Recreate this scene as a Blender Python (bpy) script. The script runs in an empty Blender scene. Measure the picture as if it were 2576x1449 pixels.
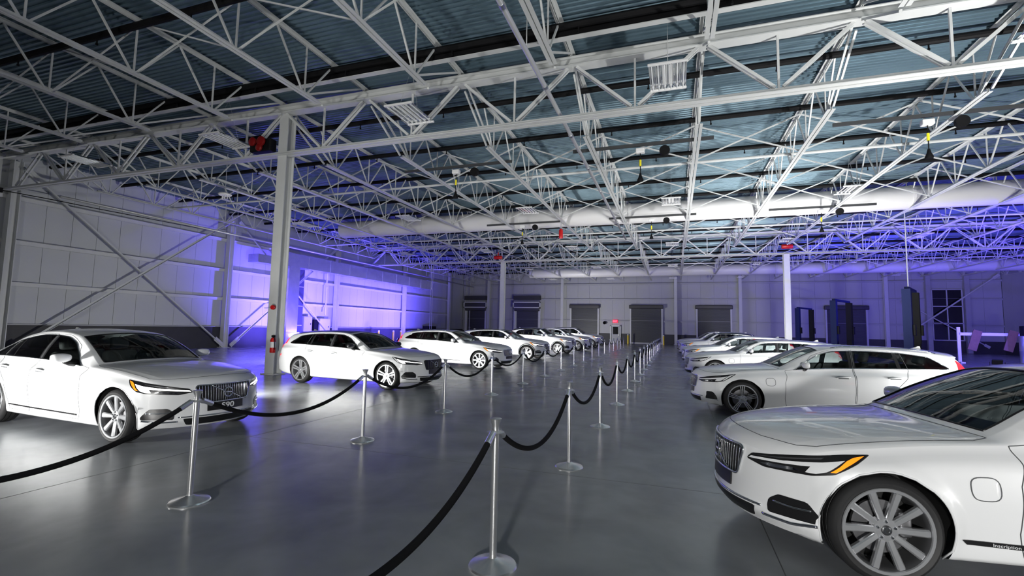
# A dark car hall: two roped rows of white cars under an open steel roof.
import bpy, bmesh, math, random
import numpy as np
from mathutils import Vector, Matrix
from mathutils import Vector as V2
from mathutils.bvhtree import BVHTree
from mathutils.geometry import delaunay_2d_cdt

random.seed(7)
sc = bpy.context.scene

# ------------------------------------------------------------------- camera
FPX, CAM_H = 1191.3, 1.638
YAW, PITCH, ROLL = (math.radians(a) for a in (18.97, 4.807, 1.144))
_f = Vector((-math.sin(YAW) * math.cos(PITCH), math.cos(YAW) * math.cos(PITCH), math.sin(PITCH)))
_r0 = Vector((math.cos(YAW), math.sin(YAW), 0))
_u0 = _r0.cross(_f)
_r = _r0 * math.cos(ROLL) + _u0 * math.sin(ROLL)
_u = _u0 * math.cos(ROLL) - _r0 * math.sin(ROLL)
cd = bpy.data.cameras.new('camera')
cd.sensor_width = 36.0
cd.lens = 36.0 * FPX / 2576
cd.clip_start = 0.05
cd.clip_end = 300
cam = bpy.data.objects.new('camera', cd)
cam.matrix_world = Matrix(((_r.x, _u.x, -_f.x, 0), (_r.y, _u.y, -_f.y, 0), (_r.z, _u.z, -_f.z, CAM_H), (0, 0, 0, 1)))
sc.collection.objects.link(cam)
sc.camera = cam


def px_ray(x, y):
    return _f * FPX + _r * (x - 1288) - _u * (y - 724.5)


def on_x(x, y, X):
    d = px_ray(x, y); t = X / d.x
    return Vector((X, d.y * t, CAM_H + d.z * t))


def on_y(x, y, Y):
    d = px_ray(x, y); t = Y / d.y
    return Vector((d.x * t, Y, CAM_H + d.z * t))


def on_z(x, y, Z):
    d = px_ray(x, y); t = (Z - CAM_H) / d.z
    return Vector((d.x * t, d.y * t, Z))


# -------------------------------------------------------------------- world
w = bpy.data.worlds.new('night')
sc.world = w
w.use_nodes = True
w.node_tree.nodes['Background'].inputs[0].default_value = (0.02, 0.025, 0.04, 1)
w.node_tree.nodes['Background'].inputs[1].default_value = 0.3
sc.view_settings.view_transform = 'Standard'
sc.view_settings.look = 'None'
sc.view_settings.exposure = 0.0
sc.view_settings.gamma = 1.0

# ------------------------------------------------------------------- lights
WHITE = (1.0, 0.99, 0.96)
BLUE = (0.125, 0.085, 1.0)


def area_light(name, loc, target, power, col, size=(0.5, 0.3), spread=170):
    l = bpy.data.lights.new(name, 'AREA')
    l.shape = 'RECTANGLE'; l.size, l.size_y = size
    l.energy = power; l.color = col; l.spread = math.radians(spread)
    o = bpy.data.objects.new(name, l)
    o.location = loc
    o.rotation_euler = (Vector(target) - Vector(loc)).to_track_quat('-Z', 'Y').to_euler()
    sc.collection.objects.link(o)
    return o


# floor floods between the cars (their housings are built further down)
FLOODS = []
for i, y in enumerate((1.2, 7.65, 14.4, 21.0, 27.6, 34.2, 40.8)):
    FLOODS.append((-9.4, y, 1))
for i, y in enumerate((0.6, 7.3, 13.9, 20.5, 27.0, 33.6)):
    FLOODS.append((6.7 if y < 12 else 5.0, y, -1))
for x, y, s in FLOODS:
    area_light('flood_beam', (x, y, 0.42), (x + (1.0 if s > 0 else -.6), y + 4.0, 1.25), 185 if s > 0 else 150, WHITE, (0.45, 0.3), 120)
# unseen uplights added to brighten the roof, left wall and back wall
ADDED_UPLIGHTS = ((-14.2, 16.5, 270, (-26, 18.5, 3.6)), (7.6, 9.0, 850, (6.5, 14, 7)), (5.6, 21.7, 950, (4.5, 25, 7)), (-11.5, 48.0, 420, (-8, 58, 5)))
for x, y, p, t in ADDED_UPLIGHTS:
    area_light('added_uplight', (x, y, 0.50), t, p, WHITE, (0.35, 0.25), 150)
# tall work light behind the camera
area_light('rear_work_light', (1.0, -11.0, 2.4), (-1.5, 6, 0.6), 750, WHITE, (0.8, 0.5), 120)
# blue wash on the left wall and in the far right corner
BLUES = [(-24.4, 26.4), (-23.6, 30.6), (-23.4, 37.0), (-23.4, 42.5)]
for x, y in BLUES:
    area_light('blue_wash', (x, y, 0.45), (-28, y + .6, 4.3), 1250, BLUE, (0.5, 0.25), 130)
BLUES_R = [(15.5, 31.0), (20.5, 29.0), (25.5, 40.0), (15.0, 46.0)]
for (x, y), p in zip(BLUES_R, (2400, 2600, 1300, 700)):
    area_light('blue_wash', (x, y, 0.45), (x + .8, y + 1.6, 5.0), p, BLUE, (0.5, 0.25))
# ------------------------------------------------------------------ helpers
PI = math.pi
COL = bpy.context.scene.collection
V3 = Vector


def link(o, parent=None):
    COL.objects.link(o)
    if parent is not None:
        o.parent = parent
    return o


def tag(o, label=None, cat=None, group=None, kind=None):
    if label: o['label'] = label
    if cat: o['category'] = cat
    if group: o['group'] = group
    if kind: o['kind'] = kind
    return o


def empty(name, loc=(0, 0, 0), rz=0.0, label=None, cat=None, group=None):
    o = bpy.data.objects.new(name, None)
    o.empty_display_size = 0.2
    o.location = loc
    o.rotation_euler = (0, 0, rz)
    link(o)
    return tag(o, label, cat, group)


def children(o):
    return list(o.children)


def copy_tree(o, parent=None, loc=None, rz=None, label=None, group=None):
    c = o.copy()
    link(c, parent)
    for ch in KIDS.get(o.name, []):
        copy_tree(ch, c)
    if loc is not None: c.location = loc
    if rz is not None: c.rotation_euler = (0, 0, rz)
    if label: c['label'] = label
    if group: c['group'] = group
    return c


KIDS = {}


def index_kids():
    KIDS.clear()
    for o in bpy.data.objects:
        if o.parent: KIDS.setdefault(o.parent.name, []).append(o)


# ---------------------------------------------------------------- materials
MATS = {}


def mat(name, col, rough=0.5, metal=0.0, coat=0.0, emit=None, es=0.0, noise=0.0, nscale=8.0, bump=0.0, spec=0.5):
    if name in MATS: return MATS[name]
    m = bpy.data.materials.new(name)
    m.use_nodes = True
    nt = m.node_tree
    b = nt.nodes['Principled BSDF']
    b.inputs['Base Color'].default_value = (*col, 1)
    b.inputs['Roughness'].default_value = rough
    b.inputs['Metallic'].default_value = metal
    b.inputs['Specular IOR Level'].default_value = spec
    b.inputs['Coat Weight'].default_value = coat
    b.inputs['Coat Roughness'].default_value = 0.04
    if emit:
        b.inputs['Emission Color'].default_value = (*emit, 1)
        b.inputs['Emission Strength'].default_value = es
    if noise or bump:
        tc = nt.nodes.new('ShaderNodeTexCoord')
        nz = nt.nodes.new('ShaderNodeTexNoise')
        nz.inputs['Scale'].default_value = nscale
        nz.inputs['Detail'].default_value = 5
        nt.links.new(tc.outputs['Object'], nz.inputs['Vector'])
        if noise:
            mx = nt.nodes.new('ShaderNodeMix'); mx.data_type = 'RGBA'
            mx.inputs['A'].default_value = (*[c * (1 - noise) for c in col], 1)
            mx.inputs['B'].default_value = (*[min(1, c * (1 + noise)) for c in col], 1)
            nt.links.new(nz.outputs['Fac'], mx.inputs['Factor'])
            nt.links.new(mx.outputs['Result'], b.inputs['Base Color'])
        if bump:
            bp = nt.nodes.new('ShaderNodeBump')
            bp.inputs['Strength'].default_value = bump
            bp.inputs['Distance'].default_value = 0.01
            nt.links.new(nz.outputs['Fac'], bp.inputs['Height'])
            nt.links.new(bp.outputs['Normal'], b.inputs['Normal'])
    MATS[name] = m
    return m


def glass_mat(name, tint=(0.35, 0.38, 0.38), refl=0.06):
    if name in MATS: return MATS[name]
    m = bpy.data.materials.new(name)
    m.use_nodes = True
    nt = m.node_tree
    nt.nodes.clear()
    out = nt.nodes.new('ShaderNodeOutputMaterial')
    tr = nt.nodes.new('ShaderNodeBsdfTransparent')
    tr.inputs['Color'].default_value = (*tint, 1)
    gl = nt.nodes.new('ShaderNodeBsdfGlossy')
    gl.inputs['Roughness'].default_value = 0.02
    fr = nt.nodes.new('ShaderNodeFresnel')
    fr.inputs['IOR'].default_value = 1.52
    mx = nt.nodes.new('ShaderNodeMixShader')
    nt.links.new(fr.outputs[0], mx.inputs[0])
    nt.links.new(tr.outputs[0], mx.inputs[1])
    nt.links.new(gl.outputs[0], mx.inputs[2])
    nt.links.new(mx.outputs[0], out.inputs[0])
    MATS[name] = m
    return m


# ------------------------------------------------------------- mesh builder
class MB:
    def __init__(self):
        self.v = []; self.f = []

    def add(self, vs, fs):
        n = len(self.v)
        self.v += [tuple(p) for p in vs]
        self.f += [tuple(i + n for i in q) for q in fs]
        return self

    def box(self, c, s, rz=0.0, M=None):
        hx, hy, hz = s[0] / 2, s[1] / 2, s[2] / 2
        vs = [V3((x, y, z)) for x in (-hx, hx) for y in (-hy, hy) for z in (-hz, hz)]
        if M is None: M = Matrix.Rotation(rz, 3, 'Z')
        vs = [M @ p + V3(c) for p in vs]
        return self.add(vs, [(0, 1, 3, 2), (4, 6, 7, 5), (0, 4, 5, 1), (2, 3, 7, 6), (0, 2, 6, 4), (1, 5, 7, 3)])

    def rbox(self, c, s, r=0.02, rz=0.0, M=None):
        """box with chamfered edges"""
        bm = bmesh.new()
        bmesh.ops.create_cube(bm, size=1.0)
        for v in bm.verts: v.co = V3((v.co.x * s[0], v.co.y * s[1], v.co.z * s[2]))
        bmesh.ops.bevel(bm, geom=list(bm.edges), offset=r, segments=3, affect='EDGES', profile=0.5)
        if M is None: M = Matrix.Rotation(rz, 3, 'Z')
        bm.verts.index_update()
        vs = [M @ v.co + V3(c) for v in bm.verts]
        fs = [tuple(v.index for v in f.verts) for f in bm.faces]
        bm.free()
        return self.add(vs, fs)

    def prism(self, prof, p0, p1, up=(0, 0, 1), caps=True):
        """closed 2d profile (a=sideways, b=up) swept from p0 to p1"""
        p0 = V3(p0); p1 = V3(p1)
        d = (p1 - p0).normalized()
        up = V3(up)
        if abs(d.dot(up)) > 0.98: up = V3((1, 0, 0))
        sx = d.cross(up).normalized(); uy = sx.cross(d)
        n = len(prof)
        vs = [p + sx * a + uy * b for p in (p0, p1) for a, b in prof]
        fs = [(i, (i + 1) % n, n + (i + 1) % n, n + i) for i in range(n)]
        if caps: fs += [tuple(range(n - 1, -1, -1)), tuple(range(n, 2 * n))]
        return self.add(vs, fs)

    def bar(self, p0, p1, w, h=None, up=(0, 0, 1)):
        h = h or w
        return self.prism([(-w / 2, -h / 2), (w / 2, -h / 2), (w / 2, h / 2), (-w / 2, h / 2)], p0, p1, up)

    def cyl(self, p0, p1, r, n=12, r1=None, caps=True):
        r1 = r if r1 is None else r1
        p0 = V3(p0); p1 = V3(p1); d = (p1 - p0).normalized()
        a = d.cross(V3((0, 0, 1)) if abs(d.z) < .95 else V3((1, 0, 0))).normalized(); b = a.cross(d)
        vs = []
        for p, rr in ((p0, r), (p1, r1)):
            vs += [p + (a * math.cos(2 * PI * i / n) + b * math.sin(2 * PI * i / n)) * rr for i in range(n)]
        fs = [(i, n + i, n + (i + 1) % n, (i + 1) % n) for i in range(n)]
        if caps: fs += [tuple(range(n)), tuple(range(2 * n - 1, n - 1, -1))]
        return self.add(vs, fs)

    def tube(self, path, r, n=8, closed=False, caps=True):
        P = [V3(p) for p in path]; m = len(P)
        vs = []; prev = None
        for i, p in enumerate(P):
            if closed: t = (P[(i + 1) % m] - P[i - 1])
            else: t = P[min(i + 1, m - 1)] - P[max(i - 1, 0)]
            t.normalize()
            if prev is None:
                a = t.cross(V3((0, 0, 1)) if abs(t.z) < .9 else V3((1, 0, 0))).normalized()
            else:
                a = (prev - t * prev.dot(t)).normalized()
            prev = a; b = t.cross(a)
            rr = r[i] if hasattr(r, '__len__') else r
            vs += [p + (a * math.cos(2 * PI * k / n) + b * math.sin(2 * PI * k / n)) * rr for k in range(n)]
        fs = []
        for i in range(m if closed else m - 1):
            i2 = (i + 1) % m
            fs += [(i * n + k, i * n + (k + 1) % n, i2 * n + (k + 1) % n, i2 * n + k) for k in range(n)]
        if caps and not closed: fs += [tuple(range(n - 1, -1, -1)), tuple(range((m - 1) * n, m * n))]
        return self.add(vs, fs)

    def lathe(self, prof, n=32, axis='Z', c=(0, 0, 0), closed=False):
        """prof list of (r, h)"""
        vs = []; m = len(prof)
        for r, h in prof:
            for k in range(n):
                a = 2 * PI * k / n; x, y = r * math.cos(a), r * math.sin(a)
                p = {'Z': (x, y, h), 'Y': (x, h, -y), 'X': (h, x, y)}[axis]
                vs.append((p[0] + c[0], p[1] + c[1], p[2] + c[2]))
        fs = []
        for i in range(m if closed else m - 1):
            i2 = (i + 1) % m
            fs += [(i * n + k, i * n + (k + 1) % n, i2 * n + (k + 1) % n, i2 * n + k) for k in range(n)]
        return self.add(vs, fs)

    def mirror_y(self):
        n = len(self.v)
        self.v += [(x, -y, z) for x, y, z in self.v]
        self.f += [tuple(i + n for i in reversed(q)) for q in self.f]
        return self

    def mesh(self, name, m=None, smooth=False, sharp=None):
        me = bpy.data.meshes.new(name)
        me.from_pydata(self.v, [], self.f)
        if m is not None: me.materials.append(m)
        if smooth:
            me.polygons.foreach_set('use_smooth', [True] * len(me.polygons))
            if sharp is not None: me.set_sharp_from_angle(angle=math.radians(sharp))
        me.update()
        return me

    def build(self, name, m=None, parent=None, loc=(0, 0, 0), rz=0.0, smooth=False, sharp=None):
        o = bpy.data.objects.new(name, self.mesh(name, m, smooth, sharp))
        o.location = loc; o.rotation_euler = (0, 0, rz)
        return link(o, parent)


def inst(name, me, parent=None, loc=(0, 0, 0), rot=(0, 0, 0), scale=None):
    o = bpy.data.objects.new(name, me)
    o.location = loc; o.rotation_euler = rot
    if scale: o.scale = scale
    return link(o, parent)


def text_mesh(s, size, name='lettering', m=None, extrude=0.002, bold=0.0):
    cu = bpy.data.curves.new(name, 'FONT')
    cu.body = s; cu.size = size; cu.extrude = extrude; cu.offset = bold
    cu.align_x = 'CENTER'; cu.align_y = 'CENTER'; cu.resolution_u = 3
    ob = bpy.data.objects.new(name, cu)
    COL.objects.link(ob)
    dg = bpy.context.evaluated_depsgraph_get()
    me = bpy.data.meshes.new_from_object(ob.evaluated_get(dg))
    bpy.data.objects.remove(ob); bpy.data.curves.remove(cu)
    me.name = name
    me.materials.clear()
    if m: me.materials.append(m)
    return me


def pchip(pts):
    """smooth monotone interpolation through (x, y) pairs, vectorised"""
    xs = np.array([p[0] for p in pts], float); ys = np.array([p[1] for p in pts], float)
    h = np.diff(xs); d = np.diff(ys) / h
    m = np.zeros(len(xs))
    for i in range(1, len(xs) - 1):
        if d[i - 1] * d[i] > 0:
            w1 = 2 * h[i] + h[i - 1]; w2 = h[i] + 2 * h[i - 1]
            m[i] = (w1 + w2) / (w1 / d[i - 1] + w2 / d[i])
    m[0] = d[0]; m[-1] = d[-1]

    def f(x):
        x = np.clip(np.asarray(x, float), xs[0], xs[-1])
        i = np.clip(np.searchsorted(xs, x, side='right') - 1, 0, len(xs) - 2)
        t = (x - xs[i]) / h[i]
        return ((1 + 2 * t) * (1 - t) ** 2 * ys[i] + t * (1 - t) ** 2 * h[i] * m[i]
                + t * t * (3 - 2 * t) * ys[i + 1] + t * t * (t - 1) * h[i] * m[i + 1])
    return f


def in_poly(px, py, poly):
    """vectorised even-odd test"""
    r = np.zeros(px.shape, bool); n = len(poly)
    for i in range(n):
        x0, y0 = poly[i]; x1, y1 = poly[(i + 1) % n]
        if y0 == y1: continue
        c = ((y0 > py) != (y1 > py)) & (px < (x1 - x0) * (py - y0) / (y1 - y0) + x0)
        r ^= c
    return r


def dense(poly, step, closed=True):
    out = []
    n = len(poly)
    for i in range(n if closed else n - 1):
        a = poly[i]; b = poly[(i + 1) % n]
        L = math.hypot(b[0] - a[0], b[1] - a[1]); k = max(1, int(L / step))
        out += [(a[0] + (b[0] - a[0]) * j / k, a[1] + (b[1] - a[1]) * j / k) for j in range(k)]
    if not closed: out.append(tuple(poly[-1]))
    return out


def rounded(poly, r, k=4):
    """round the corners of a 2d polygon"""
    out = []; n = len(poly)
    for i in range(n):
        p = V3((*poly[i], 0)); a = V3((*poly[i - 1], 0)); b = V3((*poly[(i + 1) % n], 0))
        ra = min(r, (a - p).length * .45); rb = min(r, (b - p).length * .45)
        p0 = p + (a - p).normalized() * ra; p1 = p + (b - p).normalized() * rb
        for j in range(k + 1):
            t = j / k
            q = p0 * (1 - t) ** 2 + p * 2 * t * (1 - t) + p1 * t * t
            out.append((q.x, q.y))
    return out
# --------------------------------------------------------------------- cars
def car_mats():
    mat('car_paint_white', (0.82, 0.83, 0.84), 0.32, 0.0, coat=1.0)
    mat('car_paint_black', (0.012, 0.012, 0.014), 0.25, 0.0, coat=1.0)
    mat('car_trim_black', (0.012, 0.012, 0.013), 0.3)
    mat('car_plastic', (0.035, 0.036, 0.038), 0.55)
    mat('car_gap', (0.10, 0.105, 0.11), 0.6)
    mat('car_chrome', (0.82, 0.83, 0.85), 0.09, 1.0)
    mat('car_rubber', (0.018, 0.018, 0.019), 0.62, noise=0.2, nscale=30)
    mat('car_rim', (0.66, 0.67, 0.69), 0.25, 0.75)
    mat('car_rim_barrel', (0.16, 0.162, 0.168), 0.4, 0.7)
    mat('car_rim_dark', (0.06, 0.062, 0.066), 0.3, 0.5)
    mat('car_disc', (0.22, 0.22, 0.23), 0.4, 0.9)
    mat('car_well', (0.010, 0.010, 0.010), 0.85)
    mat('car_amber', (0.9, 0.24, 0.01), 0.15, coat=1.0, emit=(1.0, 0.25, 0.01), es=1.2)
    mat('car_red', (0.7, 0.01, 0.02), 0.15, coat=1.0, emit=(1.0, 0.03, 0.04), es=1.2)
    mat('car_led', (0.95, 0.95, 0.95), 0.2, emit=(1.0, 1.0, 0.98), es=2.2)
    mat('car_led_off', (0.85, 0.86, 0.87), 0.15, coat=1.0)
    mat('car_seat', (0.20, 0.195, 0.19), 0.6)
    mat('car_seat_light', (0.62, 0.60, 0.56), 0.6)
    mat('car_dash', (0.03, 0.03, 0.032), 0.6)
    glass_mat('car_glass', (0.40, 0.44, 0.44))
    glass_mat('car_glass_dark', (0.16, 0.17, 0.18))


SEDAN = dict(
    land=(0.878, 2.941, 1.144), u0=0.38, be=0.12,
    bow=[(.38, .38), (.7, .34), (1.2, .28), (1.80, .25), (2.50, .12), (3.0, .03), (3.5, -.02), (3.8, -.06), (4.4, -.13), (4.84, -.12)],
    zc=[(.38, .755), (.41, .81), (.5, .852), (.65, .888), (.9, .928), (1.2, .962), (1.5, .985), (1.74, .996), (1.80, 1.01), (1.87, 1.05), (2.1, 1.195), (2.35, 1.33), (2.47, 1.385), (2.6, 1.417), (2.8, 1.438), (3.05, 1.443), (3.35, 1.432), (3.6, 1.405), (3.78, 1.365), (4.05, 1.24), (4.33, 1.115), (4.42, 1.088), (4.6, 1.068), (4.76, 1.05), (4.82, 1.02), (4.84, .99)],
    zr=[(.38, .735), (.45, .80), (.6, .845), (.9, .895), (1.3, .935), (1.65, .952), (1.78, .962), (1.86, 1.0), (2.1, 1.145), (2.35, 1.275), (2.5, 1.335), (2.7, 1.378), (3.0, 1.395), (3.3, 1.385), (3.6, 1.345), (3.8, 1.295), (4.1, 1.17), (4.33, 1.075), (4.45, 1.04), (4.6, 1.025), (4.8, .985), (4.84, .955)],
    yr=[(.38, .60), (.6, .66), (1.0, .695), (1.4, .72), (1.78, .735), (2.1, .69), (2.5, .618), (3.0, .588), (3.6, .588), (4.0, .61), (4.4, .66), (4.84, .66)],
    zb=[(.38, .70), (.45, .755), (.6, .80), (.9, .85), (1.3, .895), (1.8, .925), (2.5, .95), (3.5, .975), (4.2, .99), (4.6, .985), (4.84, .93)],
    yb=[(.38, .71), (.6, .79), (1.0, .825), (1.8, .835), (2.6, .838), (3.5, .83), (4.2, .805), (4.84, .74)],
    ym=[(.38, .80), (.45, .852), (.6, .90), (.9, .935), (1.3, .938), (2.5, .938), (3.6, .94), (4.3, .925), (4.7, .875), (4.84, .83)],
    zs=[(.38, .20), (.6, .175), (1.2, .17), (2.5, .17), (3.7, .18), (4.5, .22), (4.84, .28)],
    dlo=[(1.93, 2.10), (4.08, 2.09), (4.20, 2.16), (4.02, 2.58), (3.74, 2.80), (3.2, 2.88), (2.62, 2.88), (2.40, 2.82), (2.16, 2.60)],
    pillars=[(2.83, 2.93, 2.87, 2.96), (3.60, 3.63, 3.64, 3.665)],
    doors=[[(1.76, 1.10), (2.86, 1.10), (2.88, 1.5), (2.88, 2.0), (2.92, 2.92), (2.62, 2.95), (2.3, 2.86), (1.98, 2.18), (1.80, 2.02), (1.72, 1.7), (1.72, 1.3)],
           [(2.88, 1.10), (3.36, 1.10), (3.40, 1.3), (3.50, 1.6), (3.74, 1.86), (3.86, 2.02), (3.80, 2.72), (3.6, 2.92), (2.94, 2.93), (2.90, 2.0), (2.90, 1.5)]],
    wind=(1.83, 2.46), rear=(3.84, 4.36), roof=(2.55, 3.74), hood=(.47, 1.765, 2.55),
    handles=[(2.66, .845), (3.58, .865)], sedan=True)

WAGON = dict(
    land=(0.865, 2.872, 1.024), u0=0.38, be=0.10,
    bow=[(.38, .38), (.7, .34), (1.2, .28), (1.72, .25), (2.40, .12), (2.9, .03), (3.5, 0), (4.2, -.05), (4.64, -.10)],
    zc=[(.38, .75), (.41, .805), (.5, .85), (.65, .885), (.9, .925), (1.2, .958), (1.5, .98), (1.66, .99), (1.72, 1.005), (1.80, 1.05), (2.0, 1.18), (2.25, 1.325), (2.37, 1.375), (2.5, 1.402), (2.75, 1.422), (3.1, 1.427), (3.6, 1.415), (4.0, 1.392), (4.25, 1.365), (4.40, 1.335), (4.44, 1.30), (4.52, 1.17), (4.60, 1.01), (4.64, .92)],
    zr=[(.38, .73), (.45, .795), (.6, .84), (.9, .89), (1.3, .93), (1.58, .947), (1.70, .957), (1.78, .995), (2.0, 1.13), (2.25, 1.265), (2.42, 1.33), (2.6, 1.362), (3.0, 1.375), (3.6, 1.355), (4.0, 1.318), (4.25, 1.285), (4.40, 1.245), (4.46, 1.19), (4.56, 1.05), (4.62, .95), (4.64, .90)],
    yr=[(.38, .60), (.6, .66), (1.0, .695), (1.4, .715), (1.70, .73), (2.0, .69), (2.4, .618), (2.9, .59), (3.6, .582), (4.2, .57), (4.45, .60), (4.64, .66)],
    zb=[(.38, .70), (.45, .75), (.6, .80), (.9, .845), (1.3, .89), (1.72, .92), (2.5, .95), (3.5, .985), (4.2, 1.005), (4.5, 1.0), (4.60, .94), (4.64, .87)],
    yb=[(.38, .71), (.6, .785), (1.0, .815), (1.8, .825), (2.6, .828), (3.5, .82), (4.2, .795), (4.64, .73)],
    ym=[(.38, .80), (.45, .848), (.6, .892), (.9, .922), (1.3, .925), (2.5, .925), (3.6, .927), (4.2, .91), (4.5, .865), (4.64, .82)],
    zs=[(.38, .20), (.6, .175), (1.2, .17), (2.5, .17), (3.7, .18), (4.4, .22), (4.64, .28)],
    dlo=[(1.86, 2.10), (4.16, 2.12), (4.27, 2.18), (4.20, 2.36), (4.00, 2.78), (3.6, 2.86), (3.0, 2.88), (2.54, 2.88), (2.30, 2.80), (2.06, 2.58)],
    pillars=[(2.72, 2.82, 2.76, 2.85), (3.48, 3.54, 3.46, 3.51)],
    doors=[[(1.70, 1.10), (2.76, 1.10), (2.78, 1.5), (2.78, 2.0), (2.82, 2.93), (2.54, 2.95), (2.22, 2.86), (1.91, 2.18), (1.74, 2.02), (1.66, 1.7), (1.66, 1.3)],
           [(2.78, 1.10), (3.28, 1.10), (3.32, 1.3), (3.40, 1.6), (3.58, 1.84), (3.64, 2.02), (3.58, 2.90), (3.3, 2.93), (2.84, 2.94), (2.80, 2.0), (2.80, 1.5)]],
    wind=(1.75, 2.36), rear=(4.46, 4.59), roof=(2.46, 4.22), hood=(.47, 1.685, 2.55),
    handles=[(2.58, .835), (3.40, .86)], sedan=False)

SUV = dict(
    land=(0.885, 2.865, 0.938), u0=0.36, be=0.10,
    bow=[(.36, .36), (.7, .32), (1.2, .27), (1.66, .23), (2.30, .12), (2.8, .03), (3.5, 0), (4.1, -.05), (4.58, -.10)],
    zc=[(.36, .90), (.39, .965), (.48, 1.01), (.65, 1.045), (.9, 1.08), (1.2, 1.11), (1.5, 1.13), (1.60, 1.137), (1.66, 1.155), (1.74, 1.20), (1.95, 1.35), (2.18, 1.51), (2.30, 1.575), (2.45, 1.615), (2.7, 1.645), (3.1, 1.655), (3.6, 1.64), (4.0, 1.61), (4.20, 1.585), (4.32, 1.55), (4.36, 1.51), (4.44, 1.37), (4.54, 1.18), (4.58, 1.05)],
    zr=[(.36, .88), (.45, .955), (.6, 1.0), (.9, 1.045), (1.3, 1.08), (1.52, 1.093), (1.64, 1.103), (1.72, 1.145), (1.95, 1.30), (2.18, 1.44), (2.36, 1.525), (2.55, 1.565), (2.9, 1.585), (3.5, 1.565), (3.9, 1.53), (4.2, 1.485), (4.32, 1.44), (4.40, 1.36), (4.50, 1.20), (4.56, 1.08), (4.58, 1.02)],
    yr=[(.36, .62), (.6, .68), (1.0, .715), (1.4, .735), (1.64, .75), (1.95, .71), (2.35, .64), (2.9, .615), (3.6, .605), (4.1, .595), (4.40, .63), (4.58, .68)],
    zb=[(.36, .84), (.45, .90), (.6, .955), (.9, 1.0), (1.3, 1.04), (1.66, 1.065), (2.5, 1.09), (3.5, 1.12), (4.1, 1.15), (4.4, 1.14), (4.54, 1.06), (4.58, .98)],
    yb=[(.36, .73), (.6, .805), (1.0, .84), (1.8, .85), (2.6, .85), (3.5, .845), (4.1, .82), (4.58, .75)],
    ym=[(.36, .82), (.45, .87), (.6, .915), (.9, .948), (1.3, .95), (2.5, .95), (3.6, .952), (4.1, .935), (4.4, .895), (4.58, .84)],
    zs=[(.36, .27), (.6, .235), (1.2, .225), (2.5, .225), (3.7, .235), (4.3, .27), (4.58, .33)],
    dlo=[(1.80, 2.10), (3.94, 2.12), (4.06, 2.22), (4.00, 2.5), (3.86, 2.78), (3.5, 2.86), (2.95, 2.88), (2.46, 2.88), (2.22, 2.80), (2.00, 2.58)],
    pillars=[(2.68, 2.78, 2.72, 2.81), (3.42, 3.48, 3.42, 3.47)],
    doors=[[(1.66, 1.10), (2.72, 1.10), (2.74, 1.5), (2.74, 2.0), (2.78, 2.93), (2.46, 2.95), (2.14, 2.86), (1.85, 2.18), (1.69, 2.02), (1.63, 1.7), (1.63, 1.3)],
           [(2.74, 1.10), (3.26, 1.10), (3.30, 1.3), (3.38, 1.6), (3.54, 1.84), (3.60, 2.02), (3.54, 2.90), (3.3, 2.93), (2.80, 2.94), (2.76, 2.0), (2.76, 1.5)]],
    wind=(1.69, 2.29), rear=(4.38, 4.53), roof=(2.42, 4.16), hood=(.45, 1.625, 2.55),
    handles=[(2.54, .965), (3.36, .99)], sedan=False)



def shift_cowl(T, d, u_c, u_r):
    """move the windscreen base forward by d, fading out at u_r"""
    f = lambda u: u - d * float(np.interp(u, [.9, u_c, u_c + .35, u_r], [0, 1, .8, 0]))
    for k in ('bow', 'zc', 'zr', 'yr', 'zb', 'yb', 'ym', 'zs', 'dlo'): T[k] = [(f(p[0]), p[1]) for p in T[k]]
    T['doors'] = [[(f(p[0]), p[1]) for p in q] for q in T['doors']]
    T['wind'] = tuple(f(u) for u in T['wind']); T['hood'] = (T['hood'][0], f(T['hood'][1]), T['hood'][2])
    T['roof'] = (f(T['roof'][0]), T['roof'][1])


shift_cowl(SEDAN, .09, 1.80, 3.1)
shift_cowl(WAGON, .05, 1.72, 3.0)
OFF = pchip([(0, -.105), (.04, -.05), (.2, -.034), (.4, -.012), (.58, 0), (.80, -.008), (.92, -.03), (1, -.045)])
WHEELS = {}


def spoke(mb, ang, r0, r1, w0, w1, h0, h1, th, off0=0.0, off1=0.0, ridge=.006):
    """one wheel spoke, wheel axis along Y, outer face +Y"""
    k = 5; rows = []
    ca, sa = math.cos(ang), math.sin(ang)
    for i in range(k + 1):
        t = i / k; r = r0 + (r1 - r0) * t; w = (w0 + (w1 - w0) * t) / 2; o = off0 + (off1 - off0) * t
        h = h0 + (h1 - h0) * (t ** .7)
        pts = [(o - w, h - th), (o - w, h - .010), (o - w * .62, h), (o, h + ridge * 0), (o + w * .62, h), (o + w, h - .010), (o + w, h - th)]
        rows.append([(r * ca - a * sa, b, r * sa + a * ca) for a, b in pts])
    n = len(rows[0]); vs = [p for rr in rows for p in rr]
    fs = [(i * n + j, i * n + (j + 1) % n, (i + 1) * n + (j + 1) % n, (i + 1) * n + j) for i in range(k) for j in range(n)]
    mb.add(vs, fs)


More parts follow.
